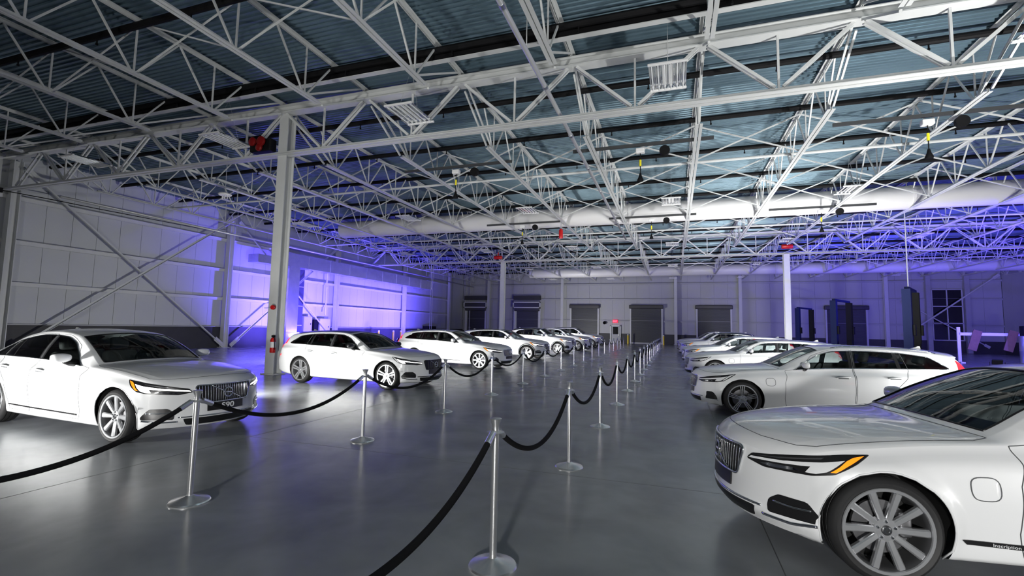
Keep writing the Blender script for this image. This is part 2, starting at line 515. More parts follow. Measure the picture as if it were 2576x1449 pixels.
def wheel_set(kind, R, rimR, w=.245):
    key = (kind, R, rimR)
    if key in WHEELS: return WHEELS[key]
    h = w / 2
    t = MB()
    t.lathe([(rimR - .004, -h + .02), (rimR + .01, -h + .004), (rimR + (R - rimR) * .5, -h - .004), (R - .022, -h + .008), (R - .006, -h + .026), (R, -h + .05),
             (R, -.062), (R - .008, -.060), (R - .008, -.052), (R, -.050), (R, -.006), (R - .008, -.004), (R - .008, .004), (R, .006), (R, .050), (R - .008, .052), (R - .008, .060), (R, .062),
             (R, h - .05), (R - .006, h - .026), (R - .022, h - .008), (rimR + (R - rimR) * .5, h + .004), (rimR + .01, h - .004), (rimR - .004, h - .02)], 48, 'Y')
    tyre = t.mesh('tyre', MATS['car_rubber'], True, 35)
    dark = kind in ('split', 'triple', 'multi')
    b = MB()
    b.lathe([(rimR - .002, h - .016), (rimR + .008, h - .002), (rimR + .004, h + .003), (rimR - .010, h + .001), (rimR - .018, h - .012), (rimR - .026, h - .05), (rimR - .034, -h + .03), (rimR - .002, -h + .02)], 48, 'Y')
    rim = None
    s = MB()
    ro = rimR - .008
    fo, fi = h - .010, h - .028
    a0 = PI / 2
    if kind == 'eight':
        for i in range(8): spoke(s, a0 + i * PI / 4, .05, ro, .044, .074, fi, fo, .034)
    elif kind == 'ten':
        for i in range(5):
            for d in (-1, 1):
                spoke(s, a0 + i * 2 * PI / 5 + d * PI / 10, .05, ro, .040, .052, fi, fo, .034)
    elif kind == 'split':
        for i in range(5):
            a = a0 + i * 2 * PI / 5
            spoke(s, a, .045, ro, .034, .046, fi, fo, .036, -.020, -.036)
            spoke(s, a, .045, ro, .034, .046, fi, fo, .036, .020, .036)
    elif kind == 'triple':
        for i in range(5):
            a = a0 + i * 2 * PI / 5
            for d in (-1, 0, 1): spoke(s, a, .045, ro, .020, .020, fi, fo, .034, d * .020, d * .036)
    else:
        for i in range(5):
            for d in (-1, 1):
                a = a0 + i * 2 * PI / 5
                spoke(s, a + d * .20, .05, ro, .026, .030, fi, fo, .034, -d * .012, d * .028)
                spoke(s, a + d * .20, .05, ro, .020, .022, fi, fo - .004, .03, 0, -d * .030)
    s.lathe([(.0, fi + .004), (.040, fi + .004), (.074, fi + .002), (.082, fi - .012), (.080, fi - .05), (.0, fi - .05)], 30, 'Y')
    s.lathe([(rimR + .009, h - .002), (rimR + .005, h + .004), (rimR - .012, h + .002), (rimR - .016, h - .010)], 48, 'Y')
    c = MB()
    c.lathe([(.0, fi + .012), (.026, fi + .012), (.032, fi + .008), (.033, fi), (.0, fi)], 24, 'Y')
    ring = MB()
    ring.lathe([(.013, fi + .012), (.013, fi + .016), (.020, fi + .016), (.020, fi + .012)], 20, 'Y')
    ring.bar((.012, fi + .014, .012), (.024, fi + .014, .024), .005, .004, up=(0, 1, 0))
    lug = MB()
    lug.lathe([(.0, .012), (.007, .012), (.011, .006), (.012, 0), (.0, 0)], 8, 'Y')
    lugm = lug.mesh('lug_bolt', MATS['car_chrome'], True, 40)
    d = MB()
    d.lathe([(.07, .02), (.175, .02), (.175, -.005), (.07, -.005)], 40, 'Y')
    cal = MB()
    cal.rbox((-.135, .02, .03), (.085, .09, .17), .02)
    bk = MB()
    bk.lathe([(0, -.055), (rimR - .035, -.055)], 32, 'Y')
    WHEELS[key] = dict(tyre=tyre, rim=b.mesh('rim', MATS['car_rim_barrel'], True, 40), spokes=s.mesh('spokes', MATS['car_rim'], True, 30),
                       cap=c.mesh('hub_cap', MATS['car_rim_dark'] if not dark else MATS['car_rim'], True, 40), mark=ring.mesh('emblem', MATS['car_chrome'], True, 40), lug=lugm, fi=fi,
                       disc=d.mesh('brake_disc', MATS['car_disc'], True, 40), cal=cal.mesh('brake_caliper', MATS['car_disc'], True, 40), back=bk.mesh('wheel_back', MATS['car_well']), dark=dark)
    return WHEELS[key]


def put_wheel(root, kind, R, rimR, x, y, side, detail=True):
    W = wheel_set(kind, R, rimR)
    wobj = inst('wheel', W['tyre'], root, (x, y, R), (0, 0, 0 if side > 0 else PI))
    inst('rim', W['rim'], wobj); inst('spokes', W['spokes'], wobj); inst('hub_cap', W['cap'], wobj)
    inst('brake_disc', W['disc'], wobj); inst('wheel_back', W['back'], wobj)
    inst('brake_caliper', W['cal'], wobj)
    if detail:
        inst('emblem', W['mark'], wobj)
        for i in range(5):
            a = PI / 2 + i * 2 * PI / 5
            inst('lug_bolt', W['lug'], wobj, (.055 * math.cos(a), W['fi'] + .001, .055 * math.sin(a)))
    return wobj


class CarSurf:
    def __init__(self, sp):
        T = sp['base']; self.sp = sp; self.T = T
        f0, w0, r0 = T['land']; f1, w1, r1 = sp.get('land', T['land'])
        xs0 = [0, f0, f0 + w0, f0 + w0 + r0]; xs1 = [0, f1, f1 + w1, f1 + w1 + r1]
        self.um = lambda u: np.interp(u, xs0, xs1)
        kz = sp.get('kz', 1.0); dz = sp.get('dz', 0.0); ky = sp.get('ky', 1.0)
        zf = lambda z: z * kz + dz
        self.zf = zf
        C = {}
        for k in ('zc', 'zr', 'zb', 'zs'): C[k] = pchip([(float(self.um(u)), zf(z)) for u, z in T[k]])
        for k in ('yr', 'yb', 'ym'): C[k] = pchip([(float(self.um(u)), y * ky) for u, y in T[k]])
        C['bow'] = pchip([(float(self.um(u)), b) for u, b in T['bow']])
        self.C = C
        self.fo, self.wb = f1, w1; self.L = sum((f1, w1, r1))
        self.u0 = float(self.um(T['u0'])); self.ue = float(self.um(T['zc'][-1][0]))
        self.R = sp.get('R', .345); self.Ra = sp.get('Ra', .388)
        z0 = zf(T['zc'][0][1])
        self.lean = pchip([(.1, .13), (.2 * z0 / .75, .07), (.30 * z0 / .75, .0), (.42 * z0 / .75, .012), (.62 * z0 / .75, .02), (z0, .035), (z0 + .12, .08)])
        ze = zf(T['zc'][-1][1])
        self.leant = pchip([(.2, -.06), (.32, 0), (.55, .0), (.68, -.03), (ze, -.035), (ze + .2, -.03)])

    def ev(self, u, v, s):
        C = self.C
        u = np.asarray(u, float); v = np.asarray(v, float)
        zs, zb, zr, zc = C['zs'](u), C['zb'](u), C['zr'](u), C['zc'](u)
        ym, yb, yr = C['ym'](u), C['yb'](u), C['yr'](u)
        t0 = np.clip(v, 0, 1); t1 = np.clip(v - 1, 0, 1); t2 = np.clip(v - 2, 0, 1); t3 = np.clip(v - 3, 0, 1)
        w = np.clip((t1 - .86) / .14, 0, 1); w = w * w * (3 - 2 * w)
        z1 = zs + (zb - zs) * t1
        y1 = ym + OFF(t1) + (yb - ym + .045) * w
        for ax in (self.fo, self.fo + self.wb):
            r = np.hypot(u - ax, z1 - self.R)
            y1 = y1 + np.where((v >= 1) & (v < 2), .016 * np.exp(-np.clip((r - self.Ra - .01) / .05, 0, 9) ** 2) * (r > self.Ra * .8) * np.clip((t1) / .25, 0, 1), 0)
        y = np.where(v <= 1, (ym - .105) * t0, np.where(v <= 2, y1, np.where(v <= 3, yb + (yr - yb) * t2 + .022 * np.sin(PI * t2), yr * (1 - t3))))
        z = np.where(v <= 1, zs, np.where(v <= 2, z1, np.where(v <= 3, zb + (zr - zb) * t2, zr + (zc - zr) * (1 - (1 - t3) ** 2.3))))
        return self.place(u, y, z, ym, s)

    def place(self, u, y, z, ym, s):
        x = u - self.C['bow'](u) * (1 - np.clip(np.abs(y) / ym, 0, 1) ** 2.2)
        x = x + self.lean(z) * np.exp(-((u - self.u0) / .16) ** 2) + self.leant(z) * np.exp(-((u - self.ue) / .14) ** 2)
        return np.stack([self.fo - x, y * s, z], -1)


def build_car(sp, label, group=None):
    S = CarSurf(sp); T = S.T; C = S.C
    um = lambda u: float(S.um(u))
    root = empty(sp.get('name', 'car'), label=label, cat='car', group=group)
    paint = MATS['car_paint_white']
    # ---- parametric grid
    n_u = sp.get('nu', 170)
    us = np.concatenate([S.u0 + np.array([0, .008, .018, .03, .045, .062, .08]), np.linspace(S.u0 + .10, S.ue - .06, n_u), S.ue - np.array([.045, .03, .015, 0])])
    vs = np.concatenate([np.linspace(0, 1, 6)[:-1], np.linspace(1, 2, 32)[:-1], np.linspace(2, 3, 19)[:-1], np.linspace(3, 4, 14)])
    ring_v = np.concatenate([vs, vs[-2:0:-1]]); ring_s = np.concatenate([np.ones(len(vs)), -np.ones(len(vs) - 2)])
    N = len(ring_v); M = len(us)
    U = np.repeat(us[:, None], N, 1); Vv = np.repeat(ring_v[None, :], M, 0); Sg = np.repeat(ring_s[None, :], M, 0)
    jn = (np.arange(N) + 1) % N
    uc = (U[:-1] + U[1:]) / 2
    vc = (Vv[:-1] + Vv[:-1][:, jn]) / 2
    sc = np.where(np.arange(N) < len(vs) - 1, 1.0, -1.0)[None, :].repeat(M - 1, 0)
    tags = {'body': 0}; Tg = np.zeros((M - 1, N), int)

    def touch(ins):
        """vertex mask: touches inside and outside faces"""
        a = np.zeros((M, N), bool); b = np.zeros((M, N), bool)
        for di in (0, 1):
            for dj in (0, 1):
                i = np.arange(M - 1) + di
                src = np.roll(ins, dj, axis=1)
                a[i] |= src; b[i] |= ~src
        return a & b

    def region(poly, name, split=False, sides=(1, -1)):
        poly = [(um(p[0]), p[1]) for p in poly]
        PA = np.array(dense(poly, .004))
        insp = in_poly(uc, vc, poly)
        allin = np.zeros_like(insp)
        for s in sides:
            ins = insp & (sc == s)
            nm = name + ('#%d' % s if split else '')
            if nm not in tags: tags[nm] = len(tags)
            Tg[ins] = tags[nm]; allin |= ins
        B = np.argwhere(touch(allin))
        for i, j in B:
            d = np.hypot(PA[:, 0] - U[i, j], (PA[:, 1] - Vv[i, j]) * .55)
            k = d.argmin()
            if d[k] < .045 and PA[k, 1] <= 4.0:
                U[i, j], Vv[i, j] = PA[k]
        return poly

    P0 = S.ev(U, Vv, Sg)
    # ---- panels, then glass
    hd = T['hood']
    hood = region([(hd[0], 4.6), (hd[0], 3.3), (hd[0] + .06, 2.8), (hd[0] + .16, hd[2]), (hd[1] - .12, hd[2] + .1), (hd[1], 2.9), (hd[1], 4.6)], 'hood')
    doors = [region(d, 'door#%d' % i, True) for i, d in enumerate(T['doors'])]
    rf = T['roof']
    if sp.get('black_roof'):
        roof = region([(rf[0] - .06, 4.6), (rf[0] - .06, 2.9), (rf[1] + .12, 2.9), (rf[1] + .12, 4.6)], 'roof')
    else:
        roof = region([(rf[0], 4.6), (rf[0], 3.12), (rf[1], 3.12), (rf[1], 4.6)], 'roof')
    wd = T['wind']
    wind = region([(wd[0], 4.6), (wd[0], 3.08), (wd[1], 3.07), (wd[1], 4.6)], 'windshield')
    rw = T['rear']
    rear = region([(rw[0], 4.6), (rw[0], 3.12), (rw[1], 3.14), (rw[1], 4.6)], 'rear_window')
    dlo = region(rounded(T['dlo'], .05, 3), 'window_surround', True)
    # panes between the pillars
    lo = dlo_c = T['dlo']
    cuts = T['pillars']
    umin = min(p[0] for p in lo) - .1; umax = max(p[0] for p in lo) + .1

    def clip_u(poly, f, keep):
        """keep the side of the slanted line f(v) """
        out = []; n = len(poly)
        for i in range(n):
            a, b = poly[i], poly[(i + 1) % n]
            da, db = (a[0] - f(a[1])) * keep, (b[0] - f(b[1])) * keep
            if da >= 0: out.append(a)
            if (da >= 0) != (db >= 0):
                t = da / (da - db); out.append((a[0] + (b[0] - a[0]) * t, a[1] + (b[1] - a[1]) * t))
        return out
    cx_ = sum(p[0] for p in lo) / len(lo); cv_ = sum(p[1] for p in lo) / len(lo)
    inner = rounded(T['dlo'], .05, 3)
    lines = [lambda v, c=c: c[0] + (c[2] - c[0]) * (v - 2) for c in cuts]
    lines_b = [lambda v, c=c: c[1] + (c[3] - c[1]) * (v - 2) for c in cuts]
    panes = [clip_u(inner, lines[0], -1), clip_u(clip_u(inner, lines_b[0], 1), lines[1], -1), clip_u(inner, lines_b[1], 1)]
    for i, p in enumerate(panes):
        if len(p) > 2: region(p, 'side_window#%d' % i, True)
    # what is left of the surround is one post between each pair of panes
    u_mid = um((cuts[0][1] + cuts[1][0]) / 2)
    for s in (1, -1):
        k0 = tags['window_surround#%d' % s]
        tags['window_post#%d' % s] = len(tags)
        Tg[(Tg == k0) & (uc > u_mid)] = tags['window_post#%d' % s]
    # ---- wheel arches
    tags['hole'] = len(tags)
    Pp = S.ev(U, Vv, Sg)
    Pc = (Pp[:-1] + Pp[1:] + Pp[:-1][:, jn] + Pp[1:][:, jn]) / 4
    hole = np.zeros_like(Tg, bool)
    for ax in (0.0, -S.wb):
        rr = np.hypot(Pc[..., 0] - ax, Pc[..., 2] - S.R)
        h = (rr < S.Ra) & (vc > .62) & (vc < 2)
        hole |= h
        Tg[h] = tags['hole']
        for i, j in np.argwhere(touch(h)):
            if Vv[i, j] < 1.0: continue
            p = Pp[i, j]; dx, dz = p[0] - ax, p[2] - S.R; r = math.hypot(dx, dz)
            if abs(r - S.Ra) > .06 or r < 1e-6: continue
            k = S.Ra / r
            U[i, j] -= dx * (k - 1)
            hgt = float(C['zb'](U[i, j]) - C['zs'](U[i, j]))
            Vv[i, j] = min(1.995, max(1.0, Vv[i, j] + dz * (k - 1) / hgt))
    P = S.ev(U, Vv, Sg)
    verts = P.reshape(-1, 3)
    idx = np.arange(M * N).reshape(M, N)
    quads = np.stack([idx[:-1], idx[:-1][:, jn], idx[1:][:, jn], idx[1:]], -1)      # (M-1,N,4)
    # ---- end caps (nose and tail)
    nh = len(vs); mc = 26
    capv = []; capf = []
    base = len(verts)
    extra = []
    for ci, (row, flip) in enumerate(((0, False), (M - 1, True))):
        u = us[row]; ymx = float(C['ym'](u))
        g = np.zeros((nh, mc + 1), int)
        for j in range(nh):
            jl = j; jr = (N - j) % N
            yj = P[row, jl][1]; zj = P[row, jl][2]
            for k in range(mc + 1):
                if k == 0: g[j, k] = idx[row, jl]
                elif k == mc: g[j, k] = idx[row, jr]
                else:
                    yy = yj * (1 - 2 * k / mc)
                    g[j, k] = base + len(extra)
                    extra.append(S.place(np.array(u), np.array(yy), np.array(zj), np.array(ymx), 1.0))
        for j in range(nh - 1):
            for k in range(mc):
                q = (g[j, k], g[j, k + 1], g[j + 1, k + 1], g[j + 1, k])
                capf.append(q if not flip else q[::-1])
    verts = np.concatenate([verts, np.array(extra)])
    allq = np.concatenate([quads.reshape(-1, 4), np.array(capf)])
    tg = np.concatenate([Tg.reshape(-1), np.zeros(len(capf), int)])
    # normals of the whole skin
    a, b, c, d = (verts[allq[:, i]] for i in range(4))
    fn = np.cross(c - a, d - b)
    ctr = (a + b + c + d) / 4 - np.array([-S.wb / 2, 0, .7])
    # outward orientation
    main = fn[:len(quads.reshape(-1, 4))]
    if (np.einsum('ij,ij->i', main, ctr[:len(main)])).sum() < 0:
        allq = allq[:, ::-1]; fn = -fn
    for off0, cnt in ((len(quads.reshape(-1, 4)), len(capf) // 2), (len(quads.reshape(-1, 4)) + len(capf) // 2, len(capf) // 2)):
        sl = slice(off0, off0 + cnt)
        sgn = 1 if off0 == len(quads.reshape(-1, 4)) else -1
        if (fn[sl, 0] * sgn).sum() < 0:
            allq[sl] = allq[sl][:, ::-1]; fn[sl] = -fn[sl]
    vn = np.zeros_like(verts)
    for i in range(4): np.add.at(vn, allq[:, i], fn)
    vn /= np.maximum(np.linalg.norm(vn, axis=1)[:, None], 1e-12)
    bvh = BVHTree.FromPolygons([tuple(p) for p in verts], [tuple(int(k) for k in q) for q, t in zip(allq, tg) if t != tags['hole']])

    def skin(name, ids, m, inset=0.0):
        sel = np.isin(tg, ids)
        q = allq[sel]
        if not len(q): return None
        un, inv = np.unique(q, return_inverse=True)
        inv = inv.reshape(q.shape)
        me = bpy.data.meshes.new(name)
        vv = verts[un] - vn[un] * inset
        fl = []
        for f in inv:
            g = []
            for k in f:
                if int(k) not in g: g.append(int(k))
            if len(g) > 2: fl.append(tuple(g))
        me.from_pydata([tuple(p) for p in vv], [], fl)
        me.polygons.foreach_set('use_smooth', [True] * len(fl))
        me.materials.append(m)
        me.update()
        me.normals_split_custom_set_from_vertices([tuple(x) for x in vn[un]])
        return inst(name, me, root)

    roofm = MATS['car_paint_black'] if sp.get('black_roof') else paint
    surm = MATS['car_trim_black']
    gl, gd = MATS['car_glass'], MATS['car_glass_dark']
    body = skin('body', [0], paint)
    skin('hood', [tags['hood']], paint)
    skin('roof', [tags['roof']], roofm if not sp.get('glass_roof') else MATS['car_trim_black'])
    skin('windshield', [tags['windshield']], gl, .003)
    skin('rear_window', [tags['rear_window']], gd, .003)
    doorobj = {}
    for i in (0, 1):
        for s in (1, -1):
            ids = [tags.get('door#%d#%d' % (i, s), -1)]
            doorobj[i, s] = skin('door', ids, paint)
    for s in (1, -1):
        skin('window_post', [tags['window_surround#%d' % s]], surm, .002)
        skin('window_post', [tags['window_post#%d' % s]], surm, .002)
    for i in range(3):
        for s in (1, -1):
            k = 'side_window#%d#%d' % (i, s)
            if k in tags: skin('side_window', [tags[k]], gl if i == 0 else gl, .005)

    # ---- things projected onto the skin
    fo = S.fo

    def ray_front(a_, b_): return V3((fo + 1.0, a_, b_)), V3((-1, 0, 0))

    def ray_side(s): return lambda x_, z_: (V3((fo - x_, s * 2.0, z_)), V3((0, -s, 0)))

    def ray_corner(s): return lambda ang, z_: (V3((fo - 1.0, .2 * s, z_)), V3((math.cos(math.radians(ang)), s * math.sin(math.radians(ang)), 0)))

    def ray_top(x_, y_): return V3((fo - x_, y_, 3.0)), V3((0, 0, -1))

    def hit(ray, p, off):
        o, dd = ray(*p)
        loc, nrm, _, _ = bvh.ray_cast(o, dd)
        if loc is None: return None
        if nrm.dot(V3((loc.x + S.wb / 2, loc.y, loc.z - .6))) < 0: nrm = -nrm
        return loc + nrm * off

    def patch(name, poly, ray, m, off=.004, step=(.03, .03), parent=None, skirt=.012):
        sx, sy = step
        out = []
        n = len(poly)
        for i in range(n):
            p, q = poly[i], poly[(i + 1) % n]
            k = max(1, int(max(abs(q[0] - p[0]) / sx, abs(q[1] - p[1]) / sy)))
            out += [(p[0] + (q[0] - p[0]) * j / k, p[1] + (q[1] - p[1]) * j / k) for j in range(k)]
        nb = len(out)
        x0, x1 = min(p[0] for p in out), max(p[0] for p in out); y0, y1 = min(p[1] for p in out), max(p[1] for p in out)
        gx = np.arange(x0 + sx * .5, x1, sx); gy = np.arange(y0 + sy * .5, y1, sy)
        if len(gx) and len(gy):
            GX, GY = np.meshgrid(gx, gy)
            OA = np.array(out)
            for X_, Y_, ok in zip(GX.ravel(), GY.ravel(), in_poly(GX.ravel(), GY.ravel(), out)):
                if ok and np.hypot((OA[:, 0] - X_) / sx, (OA[:, 1] - Y_) / sy).min() > .45: out.append((X_, Y_))
        sc2 = [V2((p[0] / sx, p[1] / sy)) for p in out]
        r = delaunay_2d_cdt(sc2, [(i, (i + 1) % nb) for i in range(nb)], [], 1, 1e-6)
        pv, fcs = r[0], r[2]
        pts = []
        for p in pv:
            h = hit(ray, (p.x * sx, p.y * sy), off)
            pts.append(h)
        if any(p is None for p in pts):
            good = [p for p in pts if p is not None]
            if not good: return None
            pts = [p if p is not None else good[0] for p in pts]
        mb = MB(); mb.v = [tuple(p) for p in pts]; mb.f = [tuple(f) for f in fcs]
        # orientation
        e = {}
        cen = V3((-S.wb / 2, 0, .6)); sg = 0
        for f in mb.f:
            A, B, C_ = (pts[k] for k in f[:3]); nn = (B - A).cross(C_ - A); sg += 1 if nn.dot(A - cen) > 0 else -1
        if sg < 0: mb.f = [f[::-1] for f in mb.f]
        for f in mb.f:
            for i in range(len(f)):
                k = (f[i], f[(i + 1) % len(f)]); e[k] = e.get(k, 0) + 1
        nbase = len(mb.v); back = {}
        sk = []
        for (i, j) in list(e):
            if (j, i) in e: continue
            for q in (i, j):
                if q not in back:
                    dd = (cen - pts[q]); dd.z *= .3; dd.normalize()
                    back[q] = nbase + len(back); mb.v.append(tuple(pts[q] + dd * skirt))
            sk.append((j, i, back[i], back[j]))
        mb.f += sk
        return mb.build(name, m, parent or root, smooth=True, sharp=50)

    def strip(name, pts, ray, m, r=.004, off=.0, closed=False, parent=None, step=.02, n=6):
        pp = dense(pts, step, closed)
        hh = [hit(ray, p, off) for p in pp]
        hh = [h for h in hh if h is not None]
        if len(hh) < 3: return None
        return MB().tube(hh, r, n, closed).build(name, m, parent or root, smooth=True)

    def uv_line(pts, s, closed=False, step=.02):
        pp = dense([(um(p[0]), p[1]) for p in pts], step, closed)
        A = np.array(pp)
        return [V3(p) for p in S.ev(A[:, 0], A[:, 1], float(s))]

    # shut lines and window trim
    for i in (0, 1):
        for s in (1, -1):
            pts = [p for p in T['doors'][i] if p[1] < 2.1]
            L = uv_line(T['doors'][i], s, True)
            par = doorobj.get((i, s)) or root
            MB().tube([p for p in L], .0035, 5, True).build('shut_line', MATS['car_gap'], par)
    hp = [(hd[0], 4.0), (hd[0], 3.3), (hd[0] + .06, 2.8), (hd[0] + .16, hd[2]), (hd[1] - .12, hd[2] + .1), (hd[1], 2.9), (hd[1], 4.0)]
    MB().tube(uv_line(hp, 1) + uv_line(hp, -1)[::-1], .0035, 5, True).build('hood_gap', MATS['car_gap'], root)
    trim = MATS['car_chrome'] if sp.get('chrome', True) else MATS['car_trim_black']
    for s in (1, -1):
        MB().tube([p + V3((0, s * .004, 0)) for p in uv_line(rounded(T['dlo'], .05, 3), s, True)], .009, 6, True).build('window_trim', trim, root, smooth=True)
    if True:
        wl = [(wd[0], 3.99), (wd[0], 3.08), (wd[1], 3.07), (wd[1], 3.99)]
        MB().tube(uv_line(wl, 1) + uv_line(wl, -1)[::-1], .008, 6, True).build('windshield_seal', MATS['car_trim_black'], root, smooth=True)
    # sill plastic, arch lips and wells
    for s in (1, -1):
        for ax in (0.0, -S.wb):
            arc = []
            for k in range(41):
                a_ = math.radians(-32 + 244 * k / 40)
                zz = S.R + S.Ra * math.sin(a_)
                if zz < .17: continue
                h = hit(ray_side(s), (fo - (ax + S.Ra * math.cos(a_)), zz), -.002)
                if h is not None and abs(h.y) > .6: arc.append(h)
            if len(arc) > 5:
                if sp.get('clad'):
                    outr = []
                    for k in range(41):
                        a_ = math.radians(-28 + 236 * k / 40)
                        outr.append((fo - (ax + (S.Ra + .055) * math.cos(a_)), S.R + (S.Ra + .055) * math.sin(a_)))
                    inr = []
                    for k in range(41):
                        a_ = math.radians(-28 + 236 * k / 40)
                        inr.append((fo - (ax + (S.Ra - .004) * math.cos(a_)), S.R + (S.Ra - .004) * math.sin(a_)))
                    A, B = [], []
                    for p, q in zip(outr, inr):
                        h1 = hit(ray_side(s), p, .006); h2 = hit(ray_side(s), (q[0] + (p[0] - q[0]) * .25, q[1] + (p[1] - q[1]) * .25), .016)
                        if h1 is None or h2 is None or min(abs(h1.y), abs(h2.y)) < .6: continue
                        A.append(h1); B.append(h2)
                    if len(A) > 4:
                        mb = MB(); n = len(A)
                        mb.v = [tuple(p) for p in A + B + [p + V3((0, -s * .06, 0)) for p in B]]
                        fs = [(i, i + 1, n + i + 1, n + i) for i in range(n - 1)] + [(n + i, n + i + 1, 2 * n + i + 1, 2 * n + i) for i in range(n - 1)]
                        mb.f = fs if s < 0 else [f[::-1] for f in fs]
                        mb.build('arch_cladding', MATS['car_plastic'], root, smooth=True)
                else:
                    MB().tube(arc, .007, 6).build('arch_lip', paint, root, smooth=True)
            # well
            mb = MB(); n = 28; yi, yo = s * .50, s * (float(C['ym'](fo - ax)) - .03)
            r_ = S.Ra + .002
            for yy in (yi, yo):
                for k in range(n + 1):
                    a_ = math.radians(-22 + 224 * k / n)
                    mb.v.append((ax + r_ * math.cos(a_), yy - (s * .075 * max(0, min(1, 1 - math.sin(a_) * 4)) if yy == yo else 0), S.R + r_ * math.sin(a_)))
            mb.f = [(k, k + 1, n + 2 + k, n + 1 + k) for k in range(n)]
            mb.v.append((ax, yi, S.R)); mb.f += [(k, k + 1, 2 * n + 2) for k in range(n)]
            mb.build('wheel_well', MATS['car_well'], root)
    kind = sp.get('wheel', 'eight'); rimR = sp.get('rim', .262)
    tr = float(C['ym'](fo)) - .135
    for s in (1, -1):
        for ax in (0.0, -S.wb):
            put_wheel(root, kind, S.R, rimR, ax, s * (tr if ax == 0 else float(C['ym'](fo + S.wb)) - .135), s, sp.get('detail', True))
    # ---- face: scale heights to this car's bonnet edge
    z0 = S.zf(T['zc'][0][1]); k = z0 / .755
    Z = lambda z: z * k
    gw = sp.get('grille_w', .40)
    gp = rounded([(-gw, Z(.70)), (-gw * .86, Z(.50)), (gw * .86, Z(.50)), (gw, Z(.70)), (gw * .95, Z(.735)), (-gw * .95, Z(.735))], .03, 3)
    g = patch('grille', gp, ray_front, MATS['car_trim_black'], .006)
    strip('grille_frame', gp, ray_front, MATS['car_chrome'] if sp.get('chrome', True) else MATS['car_paint_black'], .010, .012, True, parent=g)
    nb = sp.get('bars', 23)
    for i in range(nb):
        yy = -gw * .88 + 2 * gw * .88 * i / (nb - 1)
        zt, zl = Z(.728), Z(.508)
        if abs(yy) > gw * .8: zl = Z(.56)
        strip('grille_bar', [(yy, zl), (yy * 1.03, zt)], ray_front, MATS['car_chrome'] if sp.get('chrome', True) else MATS['car_paint_black'], .0045, .012, parent=g, step=.03, n=5)
    # round emblem with its slanted bar
    ringp = [(.062 * math.cos(2 * PI * i / 24), Z(.615) + .062 * math.sin(2 * PI * i / 24)) for i in range(24)]
    em = strip('emblem', ringp, ray_front, MATS['car_chrome'], .011, .022, True, step=.05)
    strip('emblem_bar', [(.055, Z(.615)), (-.055, Z(.615))], ray_front, MATS['car_chrome'], .010, .022, parent=em, step=.03)
    strip('emblem_slash', [(gw * .55, Z(.515)), (.05, Z(.60))], ray_front, MATS['car_chrome'], .007, .017, parent=em, step=.04)
    strip('emblem_slash', [(-.05, Z(.63)), (-gw * .55, Z(.722))], ray_front, MATS['car_chrome'], .007, .017, parent=em, step=.04)
    # plate
    pl = patch('number_plate', [(-.26, Z(.385)), (.26, Z(.385)), (.26, Z(.385) + .105), (-.26, Z(.385) + .105)], ray_front, MATS['car_trim_black'], .012)
    if sp.get('plate'):
        o, dd = ray_front(0, Z(.385) + .053)
        loc, nrm, _, _ = bvh.ray_cast(o, dd)
        tm = text_mesh(sp['plate'], .105, 'plate_lettering', MATS['car_led_off'], .001, .002)
        to = inst('plate_lettering', tm, pl, (loc.x + .022, 0, Z(.385) + .053), (PI / 2, 0, PI / 2), (1.25, 1, 1))
    # lower intakes
    patch('lower_intake', rounded([(-.46, Z(.225)), (.46, Z(.225)), (.52, Z(.315)), (-.52, Z(.315))], .03, 2), ray_front, MATS['car_trim_black'], .005)
    ch = MATS['car_chrome'] if sp.get('chrome', True) else MATS['car_paint_black']
    strip('bumper_trim', [(-.56, Z(.335)), (.56, Z(.335))], ray_front, ch, .010, .004, step=.04)
    led = MATS['car_led'] if sp.get('lit', True) else MATS['car_led_off']
    for s in (1, -1):
        rc = ray_corner(s)
        if sp.get('vent', 'fang') == 'fang':
            v = patch('air_vent', rounded([(26, Z(.31)), (50, Z(.325)), (50, Z(.36)), (44, Z(.455)), (31, Z(.455)), (26, Z(.40))], 1.2, 2), rc, MATS['car_trim_black'], .004, (1.6, .03))
            strip('vent_trim', [(24, Z(.285)), (37, Z(.285)), (49, Z(.315))], rc, ch, .011, .010, parent=v, step=1.0)
            strip('vent_trim', [(29, Z(.40)), (38, Z(.395)), (46, Z(.405))], rc, ch, .007, .012, parent=v, step=1.0)
        else:
            v = patch('air_vent', rounded([(28, Z(.30)), (47, Z(.30)), (46, Z(.36)), (40, Z(.45)), (29, Z(.44)), (30, Z(.37))], 2.0, 2), rc, MATS['car_trim_black'], .004, (1.6, .03))
            strip('vent_trim', [(29, Z(.292)), (38, Z(.292)), (47, Z(.295))], rc, paint, .012, .008, parent=v, step=1.0)
        # headlight
        hl = patch('headlight', rounded([(14, Z(.65)), (17, Z(.70)), (40, Z(.762)), (58, Z(.802)), (69, Z(.816)), (63, Z(.75)), (55, Z(.675)), (46, Z(.645)), (24, Z(.622))], 1.0, 2), rc, MATS['car_trim_black'], .005, (1.6, .025))
        patch('daylight_bar', [(15.5, Z(.66)), (17, Z(.678)), (34, Z(.706)), (50, Z(.738)), (58.5, Z(.764)), (55.5, Z(.725)), (52, Z(.686)), (48, Z(.664)), (43.5, Z(.661)), (45.5, Z(.702)), (33, Z(.684))], rc, led, .011, (1.6, .02), parent=hl, skirt=.006)
        patch('headlight_lens', [(22, Z(.645)), (26, Z(.662)), (38, Z(.675)), (41, Z(.660)), (28, Z(.640))], rc, MATS['car_chrome'], .009, (1.6, .02), parent=hl, skirt=.004)
        patch('headlight_lens', [(20, Z(.695)), (36, Z(.735)), (50, Z(.768)), (49, Z(.756)), (34, Z(.719))], rc, MATS['car_disc'], .009, (1.6, .02), parent=hl, skirt=.004)
